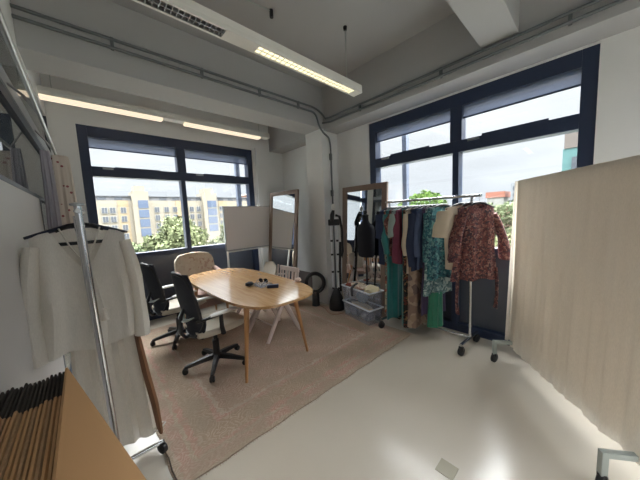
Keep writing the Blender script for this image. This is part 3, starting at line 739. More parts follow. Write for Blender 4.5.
def garment(name, label, cat, x, y, rz, ztop, zbot, wt, wb, mat, thick=.035, nf=7, amp=.012, seed=1, drop=.05, neck=.06, vdip=.05, sleeve=None, hem=.012, group=None, extra=None, flare=1.5, slant=0.):
    """a hanging garment: front and back sheets joined at the sides, folds growing towards the hem; sleeve = (length, r_top, r_end, splay)"""
    o = thing(name, label, cat, (x, y, zbot), rz, group)
    rnd = random.Random(seed); ph = rnd.uniform(0, 6); ph2 = rnd.uniform(0, 6)
    NU, NV = 22, 26
    Lz = ztop-zbot
    def pt(u, s, side):
        w = wt+(wb-wt)*s**flare
        e = min(1, (1-abs(u))*5)**.5 if abs(u) < 1 else 0.
        th = (.012+(thick-.012)*min(1, s*3))*e
        zt = -drop*max(0, (abs(u)-neck/wt))**1.1
        if abs(u) < neck/wt*1.6 and side > 0: zt -= vdip*(1-(abs(u)/(neck/wt*1.6))**1.5)
        zb = hem*math.sin(u*5+ph)+slant*u
        fold = amp*min(1, s*1.6)*(math.sin(u*nf+ph+s*1.2)+.5*math.sin(u*nf*1.9+ph2-s*.8))
        z = Lz+zt+(zb-(Lz+zt))*s
        return Vector((u*w+.008*math.sin(s*7+ph)*s, -side*th+fold*(.35+.65*(1 if True else 0)), z))
    rings = []
    for j in range(NV+1):
        s = j/NV
        us = [-1+2*i/NU for i in range(NU+1)]
        rings.append([pt(u, s, 1) for u in us]+[pt(u, s, -1) for u in reversed(us[1:-1])])
    MB().loft(rings, True, False).build('body', mat, o, True)
    if sleeve:
        ln, r0, r1, spl = sleeve
        for sgn in (-1, 1):
            pts, rr = [], []
            for i in range(9):
                t = i/8
                pts.append(Vector((sgn*(wt*.97+spl*t+.02*math.sin(t*PI)), -.012*t+.012*math.sin(t*6+ph), Lz-drop-.03-ln*t)))
                rr.append(r0+(r1-r0)*t+.006*math.sin(t*11+ph2))
            mb = MB().tube(pts, rr, 14, True, .55)
            mb.build('sleeve', mat, o, True)
    if extra: extra(o, Lz)
    return o

# -- right-hand rack
RXR = 3.02
rk = thing('clothes_rack', 'chrome rolling clothes rack full of coloured clothes before the right window', 'clothes rack', (RXR, 1.40, 0))
yN, yFr = -.51, .47
MB().cyl((0, -.60, 1.675), (0, .53, 1.675), .0145, n=14).build('top_rail', MT['chrome'], rk, True)
for yy in (yN, yFr):
    MB().cyl((0, yy, .118), (0, yy, 1.665), .0135, n=14).build('upright', MT['chrome'], rk, True)
    MB().cyl((-.235, yy+.015, .118), (.2, yy-.015, .118), .016, n=12).build('base_bar', MT['chrome'], rk, True)
    for s in (-.225, .19):
        q = Vector((s, yy+(.014 if s < 0 else -.014), 0))
        MB().cyl(q+Vector((0, 0, .08)), q+Vector((0, 0, .115)), .008, n=8).box(q.x-.016, q.x+.016, q.y-.022, q.y+.022, .06, .098, .003).lathe([(.036, -.018), (.046, -.012), (.046, .012), (.036, .018)], 20, (q.x, q.y, .047), axis=(.3, 1, 0)).build('caster', MT['rubber'], rk, True)
MB().cyl((-.0, yN, .118), (-.0, yFr, .118), .010, n=10).build('lower_rail', MT['chrome'], rk, True)

FL = {}
FL['navy'] = M('navy_cotton', (38, 50, 78), .85, var=.2, vscale=12)
FL['teal'] = M('teal_velvet', (28, 116, 116), .55, var=.25, vscale=9, sheen=.4)
FL['pale'] = floral('pale_coral_print', [(196, 186, 160), (186, 108, 84), (150, 160, 150), (214, 200, 178), (120, 60, 52), (176, 170, 150)], 30)
FL['brown'] = floral('brown_rose_print', [(104, 62, 56), (150, 112, 100), (74, 48, 46), (128, 86, 76)], 42)
FL['sage'] = M('sage_grey_cotton', (146, 164, 158), .8, var=.12, vscale=12)
FL['burg'] = M('burgundy_jersey', (110, 48, 68), .8, var=.2, vscale=12)
FL['dfloral'] = floral('dark_floral_print', [(30, 32, 34), (38, 40, 40), (150, 118, 84), (26, 28, 32), (110, 58, 48), (40, 44, 42)], 46)
FL['tan'] = floral('tan_smoke_print', [(158, 134, 114), (138, 114, 100), (172, 150, 130), (112, 94, 88)], 14)
FL['cream'] = M('cream_cotton', (214, 200, 178), .85, var=.06, vscale=10)
FL['slate'] = M('slate_blue_cotton', (78, 92, 122), .85, var=.2, vscale=12)
FL['plum'] = M('plum_velvet', (74, 60, 90), .8, var=.2, vscale=12)
FL['tealp'] = floral('teal_leaf_print', [(38, 88, 100), (54, 116, 122), (28, 62, 80), (104, 146, 146), (44, 98, 108)], 46)
FL['silvert'] = floral('silver_teal_satin_print', [(132, 160, 162), (70, 106, 112), (180, 198, 196), (96, 130, 134)], 38, .35)
FL['emerald'] = M('emerald_satin', (14, 118, 88), .32, var=.3, vscale=8, sheen=.3)
FL['red'] = floral('rust_rose_print', [(116, 66, 64), (74, 54, 62), (150, 102, 94), (96, 54, 58), (62, 50, 62), (128, 78, 74), (170, 132, 120)], 62)
ZR = 1.675
gset = 'garments on the chrome rack'
def hang(y, deg, label, cat, name, key, zb, wt=.2, wb=.22, sleeve=None, hl=None, **k):
    """a hanger on the right-hand rail and the garment on it; deg turns the shoulders away from square to the rail"""
    rz = R(deg)
    hanger('black hanger holding the '+hl, RXR, y, rz, ZR, min(.2, wt*.98))
    return garment(name, label, cat, RXR+k.pop('dx', 0), y, rz, ZR-.084, zb, wt, wb, FL[key], sleeve=sleeve, group=gset, seed=int(y*1000), **k)
hang(1.875, -8, 'navy short-sleeved top at the far end of the chrome rack', 'top', 'short_sleeved_blouse', 'navy', .86, .19, .215, (.3, .06, .065, .02), 'navy top at the far end of the rail', thick=.03)
hang(1.83, -8, 'pale coral printed dress second from the far end of the chrome rack', 'dress', 'printed_dress', 'pale', .22, .17, .20, None, 'pale coral printed dress', thick=.02)
hang(1.785, -9, 'teal velvet dress near the far end, longest teal piece touching the base', 'dress', 'velvet_dress', 'teal', .13, .19, .20, (.5, .05, .05, .02), 'teal velvet dress at the far end', thick=.025)
hang(1.735, -10, 'brown rose printed blouse between the teal dress and the sage top', 'blouse', 'printed_blouse', 'brown', .98, .19, .2, (.25, .055, .06, .02), 'brown rose printed blouse', thick=.02)
hang(1.685, -11, 'sage grey short top left of the burgundy top on the rack', 'top', 'short_sleeved_blouse', 'sage', 1.02, .20, .21, (.28, .055, .06, .02), 'sage grey top', thick=.025)
hang(1.625, -12, 'burgundy long-sleeved top at the middle of the far half of the rack', 'top', 'jersey_sweater', 'burg', .90, .20, .22, (.6, .055, .05, .02), 'burgundy top', thick=.03)
hang(1.58, -13, 'teal velvet trousers hanging below the burgundy top', 'trousers', 'velvet_trousers', 'teal', .10, .15, .17, None, 'teal velvet trousers', thick=.022)
hang(1.535, -14, 'dark floral printed long dress right of the teal trousers', 'dress', 'printed_dress', 'dfloral', .09, .18, .20, None, 'dark floral long dress', thick=.022)
hang(1.49, -15, 'narrow cream shirt edge showing beside the navy jacket', 'shirt', 'cotton_shirt', 'cream', .80, .195, .20, (.5, .04, .04, .02), 'narrow cream shirt', thick=.018)
hang(1.445, -16, 'tan smoky printed long dress below the navy jacket', 'dress', 'printed_dress', 'tan', .12, .17, .235, None, 'tan smoky printed dress', thick=.03)
hang(1.395, -18, 'plain dark navy jacket at the middle of the chrome rack', 'jacket', 'cotton_jacket', 'navy', .84, .21, .225, (.62, .06, .055, .02), 'dark navy jacket at the middle of the rail', thick=.03)
hang(1.335, -20, 'slate blue blouse right of the navy jacket', 'blouse', 'cotton_blouse', 'slate', .86, .20, .21, (.5, .055, .055, .02), 'slate blue blouse', thick=.025)
hang(1.29, -21, 'plum velvet dress showing below the slate blue blouse', 'dress', 'velvet_dress', 'plum', .30, .17, .20, None, 'plum velvet dress', thick=.02)
def emerald_skirt(o, Lz):
    rings = []
    for j in range(13):
        t = j/12; z = .02-.42*t; a, b = .10+.012*t, .045+.01*t
        rings.append([Vector((-.03+(a+.006*math.sin(k*1.3+t*3))*math.cos(k*2*PI/28), (b+.008*math.sin(k*1.9+t*2))*math.sin(k*2*PI/28), z)) for k in range(28)])
    q = MB().loft(rings).build('skirt', FL['emerald'], o, True); q['label'] = 'emerald green satin skirt part'
hang(1.245, -24, 'silver teal satin dress with emerald skirt below the leaf-print blouse', 'dress', 'satin_dress', 'silvert', .56, .17, .215, None, 'silver teal satin dress', thick=.03, extra=emerald_skirt)
hang(1.18, -26, 'teal leaf-print top left of the cream short-sleeved top', 'top', 'leaf_print_blouse', 'tealp', .76, .21, .225, (.55, .065, .06, .02), 'teal leaf-print top', thick=.035)
hang(.985, -32, 'cream short-sleeved top in front of the rust floral blouses', 'top', 'short_sleeved_blouse', 'cream', .90, .205, .20, (.26, .08, .09, .07), 'cream short-sleeved top', thick=.03)
def sash(side, ln):
    def f(o, Lz):
        MB().tube([Vector((side*.17, -.035, .12)), Vector((side*.175, -.045, 0)), Vector((side*.18, -.04, -ln*.6)), Vector((side*.165, -.04, -ln))], [.018, .024, .022, .03], 10, flat=.35).build('tie_sash', FL['red'], o, True)
    return f
hang(.905, -34, 'nearer-middle rust floral blouse with a long tie sash beside the cream top', 'blouse', 'floral_blouse', 'red', .78, .145, .225, (.5, .045, .06, .07), 'rust floral blouse beside the cream top', thick=.04, drop=.08, extra=sash(-1, .36))
hang(.82, -40, 'rust floral wrap blouse at the near end of the chrome rack', 'blouse', 'floral_blouse', 'red', .80, .16, .20, (.48, .055, .075, .13), 'rust floral blouse at the near end of the rail', thick=.045, drop=.08, extra=sash(1, .32))

# -- curtain on a frame at the right
A0 = Vector((3.0, .48, 0)); A1 = Vector((2.03, -.234, 0))
dirv = (A1-A0).normalized(); nrm = Vector((-dirv.y, dirv.x, 0))   # nrm points into the window side
cr = thing('screen_rack', 'rolling grey tube frame carrying the large cream linen drape', 'rack', A0)
def rel(s, z, n=0.): return dirv*s+nrm*n+Vector((0, 0, z))
Lc = (A1-A0).length
RT = 1.765
MB().cyl(rel(-.03, RT), rel(Lc+.03, RT), .013, n=12).build('top_rail', MT['greymetal'], cr, True)
def sq(a, b, w=.015):
    a, b = Vector(a), Vector(b); t = (b-a).normalized(); ref = Vector((0, 0, 1)) if abs(t.z) < .9 else nrm
    x = t.cross(ref).normalized(); y = t.cross(x)
    return MB().loft([[p+x*w*i+y*w*j for i, j in ((-1, -1), (1, -1), (1, 1), (-1, 1))] for p in (a-t*w, b+t*w)])
for s_ in (0., Lc):
    MB().cyl(rel(s_, .22), rel(s_, RT), .013, n=12).build('upright', MT['greymetal'], cr, True)
    sq(rel(s_, .21, -.185), rel(s_, .21, .185)).build('base_bar', MT['greymetal'], cr)
    for n_ in (-.185, .185):
        lg = sq(rel(s_, .10, n_), rel(s_, .18, n_)).build('base_leg', MT['greymetal'], cr)
        q = rel(s_, 0, n_)
        MB().lathe([(.036, -.016), (.045, -.011), (.045, .011), (.036, .016)], 20, q+Vector((0, 0, .046)), axis=(.3, 1, 0)).box(q.x-.014, q.x+.014, q.y-.02, q.y+.02, .07, .092, .003).build('caster', MT['rubber'], lg, True)
dr = thing('linen_drape', 'large cream linen drape hung over the frame on the right', 'drape', A0)
NS, NZ = 90, 26
def drape_pt(t, v, side):
    zt = RT+.018; zb = (.165+.02*t+.006*math.sin(t*23)) if side < 0 else .30
    z = zt+(zb-zt)*v
    fold = (.008*math.sin(t*27+v*1.5)+.006*math.sin(t*59+1.3-v*2)+.004*math.sin(t*117+v*3))*min(1, .12+v*1.2)
    off = side*(.016+.03*v)+fold
    return rel(-.02+(Lc+.05)*t, z, off)
vs = [[drape_pt(i/NS, j/NZ, 1) for i in range(NS+1)] for j in range(NZ, -1, -1)]
vs += [[drape_pt(i/NS, j/NZ, -1) for i in range(NS+1)] for j in range(0, NZ+1)]
MB().loft(vs, False, False).build('drape_cloth', MT['linen'], dr, True)
vs = []
for j in range(NZ+1):
    v = j/NZ; z = RT+.014+(.2-RT)*v
    vs.append([rel(-.022-.012*math.sin(k*2.4)-.03*v*(k/8), z, (.036*(1-2*k/8))*(1+.9*v)) for k in range(9)])
MB().loft(vs, False, False).build('end_fold', MT['linen'], dr, True)

# -- left rack with the ivory tunic
lr = thing('clothes_rack', 'chrome rolling clothes rack holding the ivory tunic by the partition', 'clothes rack', (.0, 1.86, 0))
MB().tube([(.024, 0, .10), (-.009, 0, 1.655)], .0165, 14).build('upright', MT['chrome'], lr, True)
MB().tube([(.006, .025, .55), (-.026, .02, 1.60)], .007, 8).build('upright', MT['chrome'], lr, True)
MB().lathe([(.018, 0), (.03, .002), (.03, .012), (.01, .018)], 16, (-.010, 0, 1.652)).build('post_cap', MT['alu'], lr, True)
MB().tube([(.024, 1.05, .10), (-.009, 1.05, 1.655)], .0165, 14).build('upright', MT['chrome'], lr, True)
MB().cyl((-.009, -.03, 1.625), (-.009, 1.08, 1.625), .0125, n=12).build('top_rail', MT['chrome'], lr, True)
for yy in (.05, 1.05):
    MB().cyl((-.20, yy, .085), (.25, yy, .085), .014, n=10).build('base_bar', MT['chrome'], lr, True)
    for s in (-.19, .245):
        MB().box(s-.016, s+.016, yy-.018, yy+.018, .052, .085, .003).lathe([(.026, -.018), (.036, -.012), (.036, .012), (.026, .018)], 18, (s, yy+.0, .0445 if s > .2 else .037), axis=(1, .5, 0)).build('caster', MT['rubber'], lr, True)
bs = thing('brown_belt', 'brown leather strap hanging beside the ivory skirt, tied white at its end', 'strap', (.245, 1.935, .13))
MB().tube([(-.055, .08, .7), (-.035, .05, .45), (-.01, .01, .22), (.0, 0, .05), (.004, 0, .012)], [.04, .052, .052, .042, .03], 10, flat=.4).build('strap', MT['brownleather'], bs, True)
MB().tube([(-.035, -.005, .035), (0, -.02, .05), (.035, -.005, .065), (.02, .02, .06), (-.03, .012, .04), (-.035, -.005, .035)], .005, 6).build('tie', MT['white'], bs, True)
tag(MB().tube([(.255, 1.90, .012), (.262, 1.83, .0115), (.256, 1.72, .0115), (.262, 1.62, .0115)], .004, 6).build('extension_cable', M('brown_cord', (84, 70, 58), .7), None, True), 'dark cord lying along the left edge of the rug', 'cord')

ty = 2.0
nh = hanger('navy padded hanger inside the ivory tunic', -.012, ty, R(2), 1.625, .215, M('navy_hanger', (26, 32, 52), .5))
MB().tube([(-.15, 0, .03), (-.14, 0, -.04), (.14, 0, -.04), (.15, 0, .03)], .010, 8).build('trouser_bar', MT['black'], nh, True)
MB().tube([(-.1, 0, .03), (-.05, 0, .058), (0, 0, .066), (.05, 0, .058), (.1, 0, .03)], [.014, .026, .028, .026, .014], 10, flat=.5).build('neck_plate', MT['black'], nh, True)
def tassels(o, Lz):
    for x, y, l in ((.01, -.06, .52), (.055, -.065, .47)):
        MB().tube([Vector((x*.2, -.02, Lz-.16)), Vector((x*.7, y, Lz-.32)), Vector((x, y, Lz-l))], .004, 6).build('neck_cord', MT['shirt'], o, True)
        MB().lathe([(.002, .0), (.012, -.008), (.008, -.018), (.015, -.06), (.02, -.075)], 10, (x, y, Lz-l)).build('tassel', MT['shirt'], o, True)
    MB().tube([Vector((-.085, -.022, Lz+.002)), Vector((-.05, -.03, Lz-.10)), Vector((0.0, -.032, Lz-.2)), Vector((.05, -.03, Lz-.10)), Vector((.085, -.022, Lz+.002))], .008, 8, flat=.5).build('neckband', MT['shirt'], o, True)
garment('ivory_tunic', 'ivory gauze tunic with tassel ties hanging on the near left rack', 'tunic', -.012, ty, R(2), 1.535, .84, .20, .225, MT['shirt'], thick=.05, nf=9, amp=.013, seed=5, drop=.06, neck=.075, vdip=.23, sleeve=(.62, .062, .075, .035), extra=tassels)
garment('ivory_skirt', 'long sheer ivory skirt hanging below the tunic on the near left rack', 'skirt', .045, ty+.07, R(2), 1.45, .10, .15, .20, MT['skirt'], thick=.05, nf=11, amp=.016, seed=8, drop=.0, neck=.0001, vdip=0)
hanger('black hanger holding the long ivory skirt', .0, ty+.07, R(2), 1.625, .15)

# -- wall rail with hanging pieces further back
wr_ = thing('wall_rail', 'long metal hanging rail fixed to the glazed partition', 'hanging rail', (-.12, 1.0, 2.2))
MB().cyl((-.008, -.6, 0), (.008, 2.35, 0), .0105, n=12).build('rail', MT['alu'], wr_, True)
for y in (.2, 1.3, 2.25):
    yy = 1.0+y
    MB().tube([(.0, y, .012), (-.06, y, .12), (px(yy)+.12+.008, y, .17)], .007, 8).build('bracket', MT['alu'], wr_, True)
garment('dotted_dress', 'cream dress with small rose dots at the end of the partition rail', 'dress', -.085, 3.22, R(3), 2.17, .75, .055, .095, MT['dotted'], thick=.07, nf=8, amp=.014, seed=12, drop=.02, neck=.02, vdip=.02, flare=.6)
garment('chiffon_dress', 'lavender grey chiffon dress just before the dotted dress on the partition rail', 'dress', -.165, 3.08, R(3), 2.17, .9, .028, .05, MT['lavender'], thick=.05, nf=8, amp=.012, seed=14, drop=.01, neck=.01, vdip=.01, flare=.6)

# ------------------------------------------------------------------ leaning cardboard
NSH = 17
yE = 1.30; tl = math.atan(.306)
for i in range(NSH):
    xt = -.092-.0101*i; top = 1.02+random.uniform(-.003, .003) if i else 1.035
    ang = tl*(1-.012*i)
    lab = 'plain tan cardboard sheet, frontmost of the stack leaning on the partition' if i == 0 else 'flattened cardboard sheet, number %d counted back from the plain tan front sheet' % (i+1)
    far = yE+random.uniform(-.006, .006)-(.0 if i else .0)
    o = thing('cardboard_sheet', lab, 'cardboard', (xt+top*math.tan(ang), far, 0.), 0, 'leaning cardboard sheets')
    L = 1.15; t = .0060 if i else .006
    Hh = top/math.cos(ang)
    rot = Matrix.Rotation(-ang, 3, 'Y')
    if i == 0:
        p = MB().box(-t, 0, -L, 0, .001, Hh).build('panel', MT['kraft'], o)
        p.rotation_euler.y = -ang
    else:
        fl = .185+random.uniform(-.004, .004)
        h2 = Hh-.001
        p = MB().box(-t, 0, -L, -fl, .001, Hh).build('panel', MT['kraft'] if i % 3 else MT['kraftedge'], o); p.rotation_euler.y = -ang
        q = MB().box(-t*.8, 0, -fl+.004, 0, .001, h2).build('end_section', MT['kraftdark'], o); q.rotation_euler.y = -ang  # far end of each sheet in a darker brown
        q['label'] = 'dark end section'

# ------------------------------------------------------------------ outside
ZG = -9.
tag(MB().box(-120, 260, -160, 260, ZG-.5, ZG).build('ground', M('outside_ground', (88, 89, 82), .95, var=.2, vscale=.05)), 'street level ground outside far below the windows', 'ground', kind='structure')
# apartments beyond the left window (facade parallel to the window wall)
ap = thing('apartment_block', 'long cream apartment block with blue glazed towers beyond the left window', 'building', (3, 100, ZG))
def rx(x): return x-3
def rzv(z): return z-ZG
cream = MT['concrete']; peach = M('peach_render', (127, 112, 88), .85)
MB().box(rx(-6), rx(60), 0, 14, 0, rzv(8.6)).build('wall', cream, ap)
MB().box(rx(-6), rx(60), 1.2, 14, rzv(8.6), rzv(9.9)).build('setback_storey', M('grey_cladding', (88, 88, 92), .7), ap)
MB().box(rx(-6.4), rx(60.4), .8, 14.4, rzv(9.9), rzv(10.2)).build('roof_edge', M('roof_grey', (88, 90, 94), .7), ap)
for x0, x1 in ((12.2, 16.6), (33.5, 38.5)):
    MB().box(rx(x0), rx(x1), -1.2, 6, 0, rzv(11.4)).box(rx(x0+.8), rx(x1-.8), -.6, 5, rzv(11.4), rzv(13.2)).build('tower', cream, ap)
    for k in range(4):
        zz = 8.6-3.0*k
        MB().box(rx(x0+1.4), rx(x1-.3), -1.35, -1.0, rzv(zz-2.5), rzv(zz)).build('tower_glazing', M('blue_glazing', (72, 82, 100), .25), ap)
for x0, x1 in ((8.5, 11.2), (24.5, 27.5), (39.5, 43)):
    MB().box(rx(x0), rx(x1), -.15, .3, 0, rzv(8.6)).build('bay', peach, ap)
win = M('dark_window', (70, 73, 79), .2); wfr = M('white_window_frame', (120, 119, 115), .6)
cols = [-3, 1.2, 5.3, 7.2, 9.8, 18.8, 21.6, 24.2, 26.9, 29.6, 32, 40.3, 42.6, 45, 48, 51]
for x in cols:
    for z in (5.6, 2.9, .2, -2.5):
        f_ = MB().box(rx(x-.75), rx(x+.75), -.3, -.1, rzv(z-.95), rzv(z+.95)).build('window', wfr, ap)
        MB().box(rx(x-.6), rx(x-.06), -.36, -.3, rzv(z-.8), rzv(z+.8)).box(rx(x+.06), rx(x+.6), -.36, -.3, rzv(z-.8), rzv(z+.8)).build('pane', win, f_)
for x in range(-4, 58, 4):
    if x in (12, 16, 36): continue
    MB().box(rx(x), rx(x+2.), 1.0, 1.25, rzv(8.75), rzv(9.6)).build('attic_window', win, ap)
ob = thing('brick_block', 'orange brick block at the right end of the apartments', 'building', (68, 118, ZG))
MB().box(-6, 12, 0, 12, 0, 22).build('wall', M('orange_brick', (113, 82, 67), .9, var=.1, vscale=.5), ob)
MB().box(-6.3, 12.3, -.3, 12.3, 22, 22.5).build('roof_edge', M('pale_coping', (200, 190, 180), .8), ob)
for i in range(4):
    for j in range(3): MB().box(-4+4*i, -2.4+4*i, -.12, .1, 12.3+3*j, 14+3*j).build('window', win, ob)

# beyond the right window
rb_ = thing('red_roof_block', 'low block with an orange red roof beyond the right window trees', 'building', (120, 27.5, ZG))
MB().box(0, 10, -3.2, 2.4, 0, 14.2).build('wall', M('offwhite_render', (122, 121, 117), .85), rb_)
MB().box(-.4, 10.4, -3.6, 2.8, 14.2, 16.4).build('roof', M('terracotta_roof', (122, 78, 64), .85), rb_)
gb = thing('grey_block', 'pale grey block partly behind the top corner of the drape', 'building', (118, 20.3, ZG))
MB().box(0, 10, -2.6, 1.5, 0, 19).build('wall', M('pale_grey_render', (110, 113, 117), .85), gb)
MB().box(1, 9, -1.8, .4, 19, 20).build('plant_room', M('grey_plant_room', (123, 126, 134), .85), gb)
for i in range(2):
    for j in range(4): MB().box(-.15, .1, -2+1.8*i, -1+1.8*i, 8.5+2.6*j, 10+2.6*j).build('window', win, gb)
tbk = thing('teal_block', 'brown and teal building edge at the right side of the right window', 'building', (40, -2, ZG))
MB().box(0, 14, -8, 4.75, 0, rzv(7.6)).build('lower_cladding', M('teal_cladding', (62, 96, 96), .6), tbk)
MB().box(-.1, 14, -8, 4.66, rzv(7.6), rzv(9.8)).build('upper_wall', M('brown_brick', (89, 82, 78), .9, var=.15, vscale=2), tbk)
MB().box(-.2, -.02, 2.9, 4.0, rzv(3.), rzv(6.6)).build('window', win, tbk)

def leafmat(name, a, b):
    m, nt, bs_ = newmat(name); bs_.inputs['Roughness'].default_value = .9; bs_.inputs['Specular IOR Level'].default_value = .1; bs_.inputs['Transmission Weight'].default_value = 0
    oi = nt.nodes.new('ShaderNodeTexCoord'); n = nt.nodes.new('ShaderNodeTexNoise'); n.inputs['Scale'].default_value = 1.2
    nt.links.new(oi.outputs['Object'], n.inputs['Vector'])
    mx = nt.nodes.new('ShaderNodeMix'); mx.data_type = 'RGBA'; mx.inputs[6].default_value = (*lin(a), 1); mx.inputs[7].default_value = (*lin(b), 1)
    mr = nt.nodes.new('ShaderNodeMapRange'); mr.inputs[1].default_value = .35; mr.inputs[2].default_value = .65
    nt.links.new(n.outputs['Fac'], mr.inputs[0]); nt.links.new(mr.outputs[0], mx.inputs[0]); nt.links.new(mx.outputs[2], bs_.inputs['Base Color'])
    return m
LM = [leafmat('olive_leaf', (76, 82, 58), (104, 110, 80)), leafmat('bright_leaf', (56, 78, 34), (84, 106, 50)), leafmat('soft_leaf', (72, 82, 60), (102, 110, 82))]
def tree(label, loc, rad, h, mat, seed, n=2600, leaf=.28, sq=.75):
    n = int(n*1.8)
    o = thing('tree', label, 'tree', loc, 0, 'trees outside the windows')
    rnd = random.Random(seed)
    cz = h-rad*sq
    MB().tube([(0, 0, 0), (.1, 0, h*.3), (0, .1, cz)], [.3, .22, .12], 8).tube([(0, .1, cz*.8), (rad*.4, .1, cz+rad*.2)], [.12, .05], 6).tube([(0, .1, cz*.75), (-rad*.4, .1, cz+rad*.15)], [.12, .05], 6).build('trunk', MT['trunk'], o, True)
    mb = MB()
    cl_ = []
    for k in range(26):
        v = Vector((rnd.gauss(0, 1), rnd.gauss(0, 1), rnd.gauss(0, 1))).normalized()
        rr = rad*rnd.uniform(.35, .78)
        cl_.append((Vector((v.x*rr, v.y*rr, cz+v.z*rr*sq)), rad*rnd.uniform(.22, .4)))
    for k in range(n):
        c, r_ = rnd.choice(cl_)
        v = Vector((rnd.gauss(0, 1), rnd.gauss(0, 1), rnd.gauss(0, 1))).normalized()
        p = c+v*r_*rnd.uniform(.7, 1.05)
        a = Vector((rnd.gauss(0, 1), rnd.gauss(0, 1), rnd.gauss(0, 1.2))).normalized(); b = a.cross(v+Vector((rnd.uniform(-.6, .6), rnd.uniform(-.6, .6), rnd.uniform(-.6, .6))))
        if b.length < .1: continue
        b.normalize(); l = leaf*rnd.uniform(.45, 1.1)
        q = [mb.bm.verts.new(p+a*l), mb.bm.verts.new(p+b*l*.6), mb.bm.verts.new(p-a*l), mb.bm.verts.new(p-b*l*.6)]
        mb.bm.faces.new(q)
    co = mb.build('crown', mat, o); co['kind'] = 'stuff'
    return o
# left window trees
tree('olive green tree left of the mullion outside the left window', (8.6, 36, ZG), 4.0, 10.6, LM[0], 1, 4200, .3)
tree('olive green tree right of the mullion outside the left window', (16.0, 36, ZG), 4.0, 10.4, LM[0], 2, 4200, .3)
tree('lower green tree at the left behind the ivory tunic shoulder', (5.2, 42, ZG), 2.6, 8.0, LM[2], 3, 1600, .3)
tree('low bushy tree between the two large trees outside the left window', (12.3, 50, ZG), 3.2, 9.2, LM[2], 4, 1800, .3)
# right window trees
tree('bright round tree seen above the far half of the chrome rack', (40, 18.8, ZG), 4.3, 14.2, LM[1], 5, 4800, .32, .85)
tree('soft green tree right of the rust blouses outside the right window', (40, 9.0, ZG), 3.7, 11.3, LM[2], 6, 3400, .32)
tree('lower olive tree beside the drape outside the right window', (30, 5.2, ZG), 2.3, 8.4, LM[0], 7, 2200, .26)
tree('green tree behind the clothes at the middle of the right window', (49, 15.5, ZG), 3.6, 10.9, LM[2], 8, 2200, .34)
tree('far soft green tree below the red roof', (70, 16.5, ZG), 5.0, 11.3, LM[2], 9, 2600, .4)

# ------------------------------------------------------------------ world: bright overcast sky
w = bpy.data.worlds.new('overcast_sky'); SC.world = w; w.use_nodes = True
nt = w.node_tree; bg = nt.nodes['Background']
tcw = nt.nodes.new('ShaderNodeTexCoord'); sp = nt.nodes.new('ShaderNodeSeparateXYZ'); nt.links.new(tcw.outputs['Generated'], sp.inputs[0])
rp = nt.nodes.new('ShaderNodeValToRGB'); el = rp.color_ramp.elements
el[0].position = 0.; el[0].color = (.53, .56, .61, 1)
el[1].position = .7; el[1].color = (8.6, 8.8, 9.1, 1)
e = el.new(.18); e.color = (.575, .60, .64, 1)
e = el.new(.42); e.color = (4., 4.1, 4.25, 1)
e = el.new(.31); e.color = (.62, .64, .67, 1)
nt.links.new(sp.outputs[2], rp.inputs[0])
nz_ = nt.nodes.new('ShaderNodeTexNoise'); nz_.inputs['Scale'].default_value = 5; nz_.inputs['Detail'].default_value = 5
mpw = nt.nodes.new('ShaderNodeMapping'); mpw.inputs['Scale'].default_value = (1, 1, 3.5)
nt.links.new(tcw.outputs['Generated'], mpw.inputs[0]); nt.links.new(mpw.outputs[0], nz_.inputs['Vector'])
mrw = nt.nodes.new('ShaderNodeMapRange'); mrw.inputs[1].default_value = .3; mrw.inputs[2].default_value = .7; mrw.inputs[3].default_value = .93; mrw.inputs[4].default_value = 1.07
nt.links.new(nz_.outputs['Fac'], mrw.inputs[0])
mlw = nt.nodes.new('ShaderNodeMix'); mlw.data_type = 'RGBA'; mlw.blend_type = 'MULTIPLY'; mlw.inputs[0].default_value = 1
nt.links.new(rp.outputs[0], mlw.inputs[6]); nt.links.new(mrw.outputs[0], mlw.inputs[7])
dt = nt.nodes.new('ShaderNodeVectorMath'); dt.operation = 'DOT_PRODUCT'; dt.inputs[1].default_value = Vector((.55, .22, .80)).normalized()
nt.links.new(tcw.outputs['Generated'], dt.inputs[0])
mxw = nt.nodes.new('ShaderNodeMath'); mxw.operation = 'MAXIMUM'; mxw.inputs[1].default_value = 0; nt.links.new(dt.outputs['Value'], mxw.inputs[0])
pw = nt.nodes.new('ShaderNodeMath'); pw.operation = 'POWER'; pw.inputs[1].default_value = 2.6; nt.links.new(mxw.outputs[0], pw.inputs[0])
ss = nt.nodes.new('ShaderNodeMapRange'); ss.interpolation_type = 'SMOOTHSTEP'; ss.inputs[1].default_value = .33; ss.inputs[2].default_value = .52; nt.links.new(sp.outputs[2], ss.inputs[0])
lb = nt.nodes.new('ShaderNodeMath'); lb.operation = 'MULTIPLY'; nt.links.new(pw.outputs[0], lb.inputs[0]); nt.links.new(ss.outputs[0], lb.inputs[1])
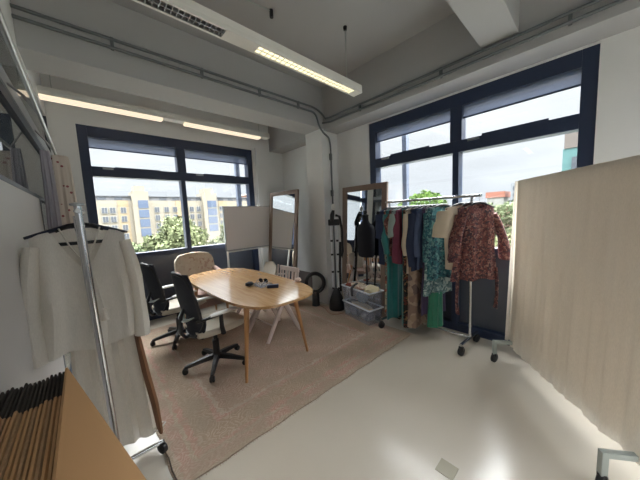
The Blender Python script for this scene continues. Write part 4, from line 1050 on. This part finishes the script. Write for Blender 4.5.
sc_ = nt.nodes.new('ShaderNodeVectorMath'); sc_.operation = 'SCALE'; sc_.inputs[0].default_value = (17.2, 17.2, 17.4); nt.links.new(lb.outputs[0], sc_.inputs['Scale'])
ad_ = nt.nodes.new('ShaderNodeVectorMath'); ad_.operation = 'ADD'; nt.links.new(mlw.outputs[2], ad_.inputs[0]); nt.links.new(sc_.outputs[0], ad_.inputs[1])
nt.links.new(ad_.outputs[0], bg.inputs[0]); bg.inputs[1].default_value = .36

def portal(name, loc, rot, sx, sy):
    l = bpy.data.lights.new(name, 'AREA'); l.shape = 'RECTANGLE'; l.size = sx; l.size_y = sy
    l.cycles.is_portal = True
    o = bpy.data.objects.new(name, l); C.objects.link(o); o.location = loc; o.rotation_euler = rot
    return o
portal('daylight_left_window', ((AX0+AX1)/2, YA+.3, 1.97), (R(-90), 0, 0), 2.6, 1.9)
portal('daylight_right_window', (XB+.3, (BY0+BY1)/2, 1.97), (0, R(90), 0), 1.9, 2.5)

portal('daylight_added_right_window', (XB+.3, (CY0+CY1)/2, 1.97), (0, R(90), 0), 1.9, 2.5)  # this portal and the next serve the two added windows
portal('daylight_added_end_window', ((DX0+DX1)/2, YF-.25, 1.97), (R(90), 0, 0), 2.7, 1.9)

# ------------------------------------------------------------------ camera and output look
cd = bpy.data.cameras.new('camera'); cam = bpy.data.objects.new('camera', cd); C.objects.link(cam)
cd.sensor_fit = 'HORIZONTAL'; cd.sensor_width = 36; cd.lens = FPX/640*36; cd.clip_start = .02; cd.clip_end = 500
mw = Matrix((CR, CU, -_F)).transposed().to_4x4(); mw.translation = Vector((0, 0, EYE))
cam.matrix_world = mw
SC.camera = cam
SC.view_settings.view_transform = 'Standard'; SC.view_settings.look = 'None'; SC.view_settings.gamma = 1; SC.view_settings.use_curve_mapping = False
SC.view_settings.exposure = 2.35
SC.cycles.max_bounces = 10; SC.cycles.diffuse_bounces = 6; SC.cycles.glossy_bounces = 5; SC.cycles.transparent_max_bounces = 24
SC.cycles.use_denoising = True
SC.cycles.sample_clamp_indirect = 8
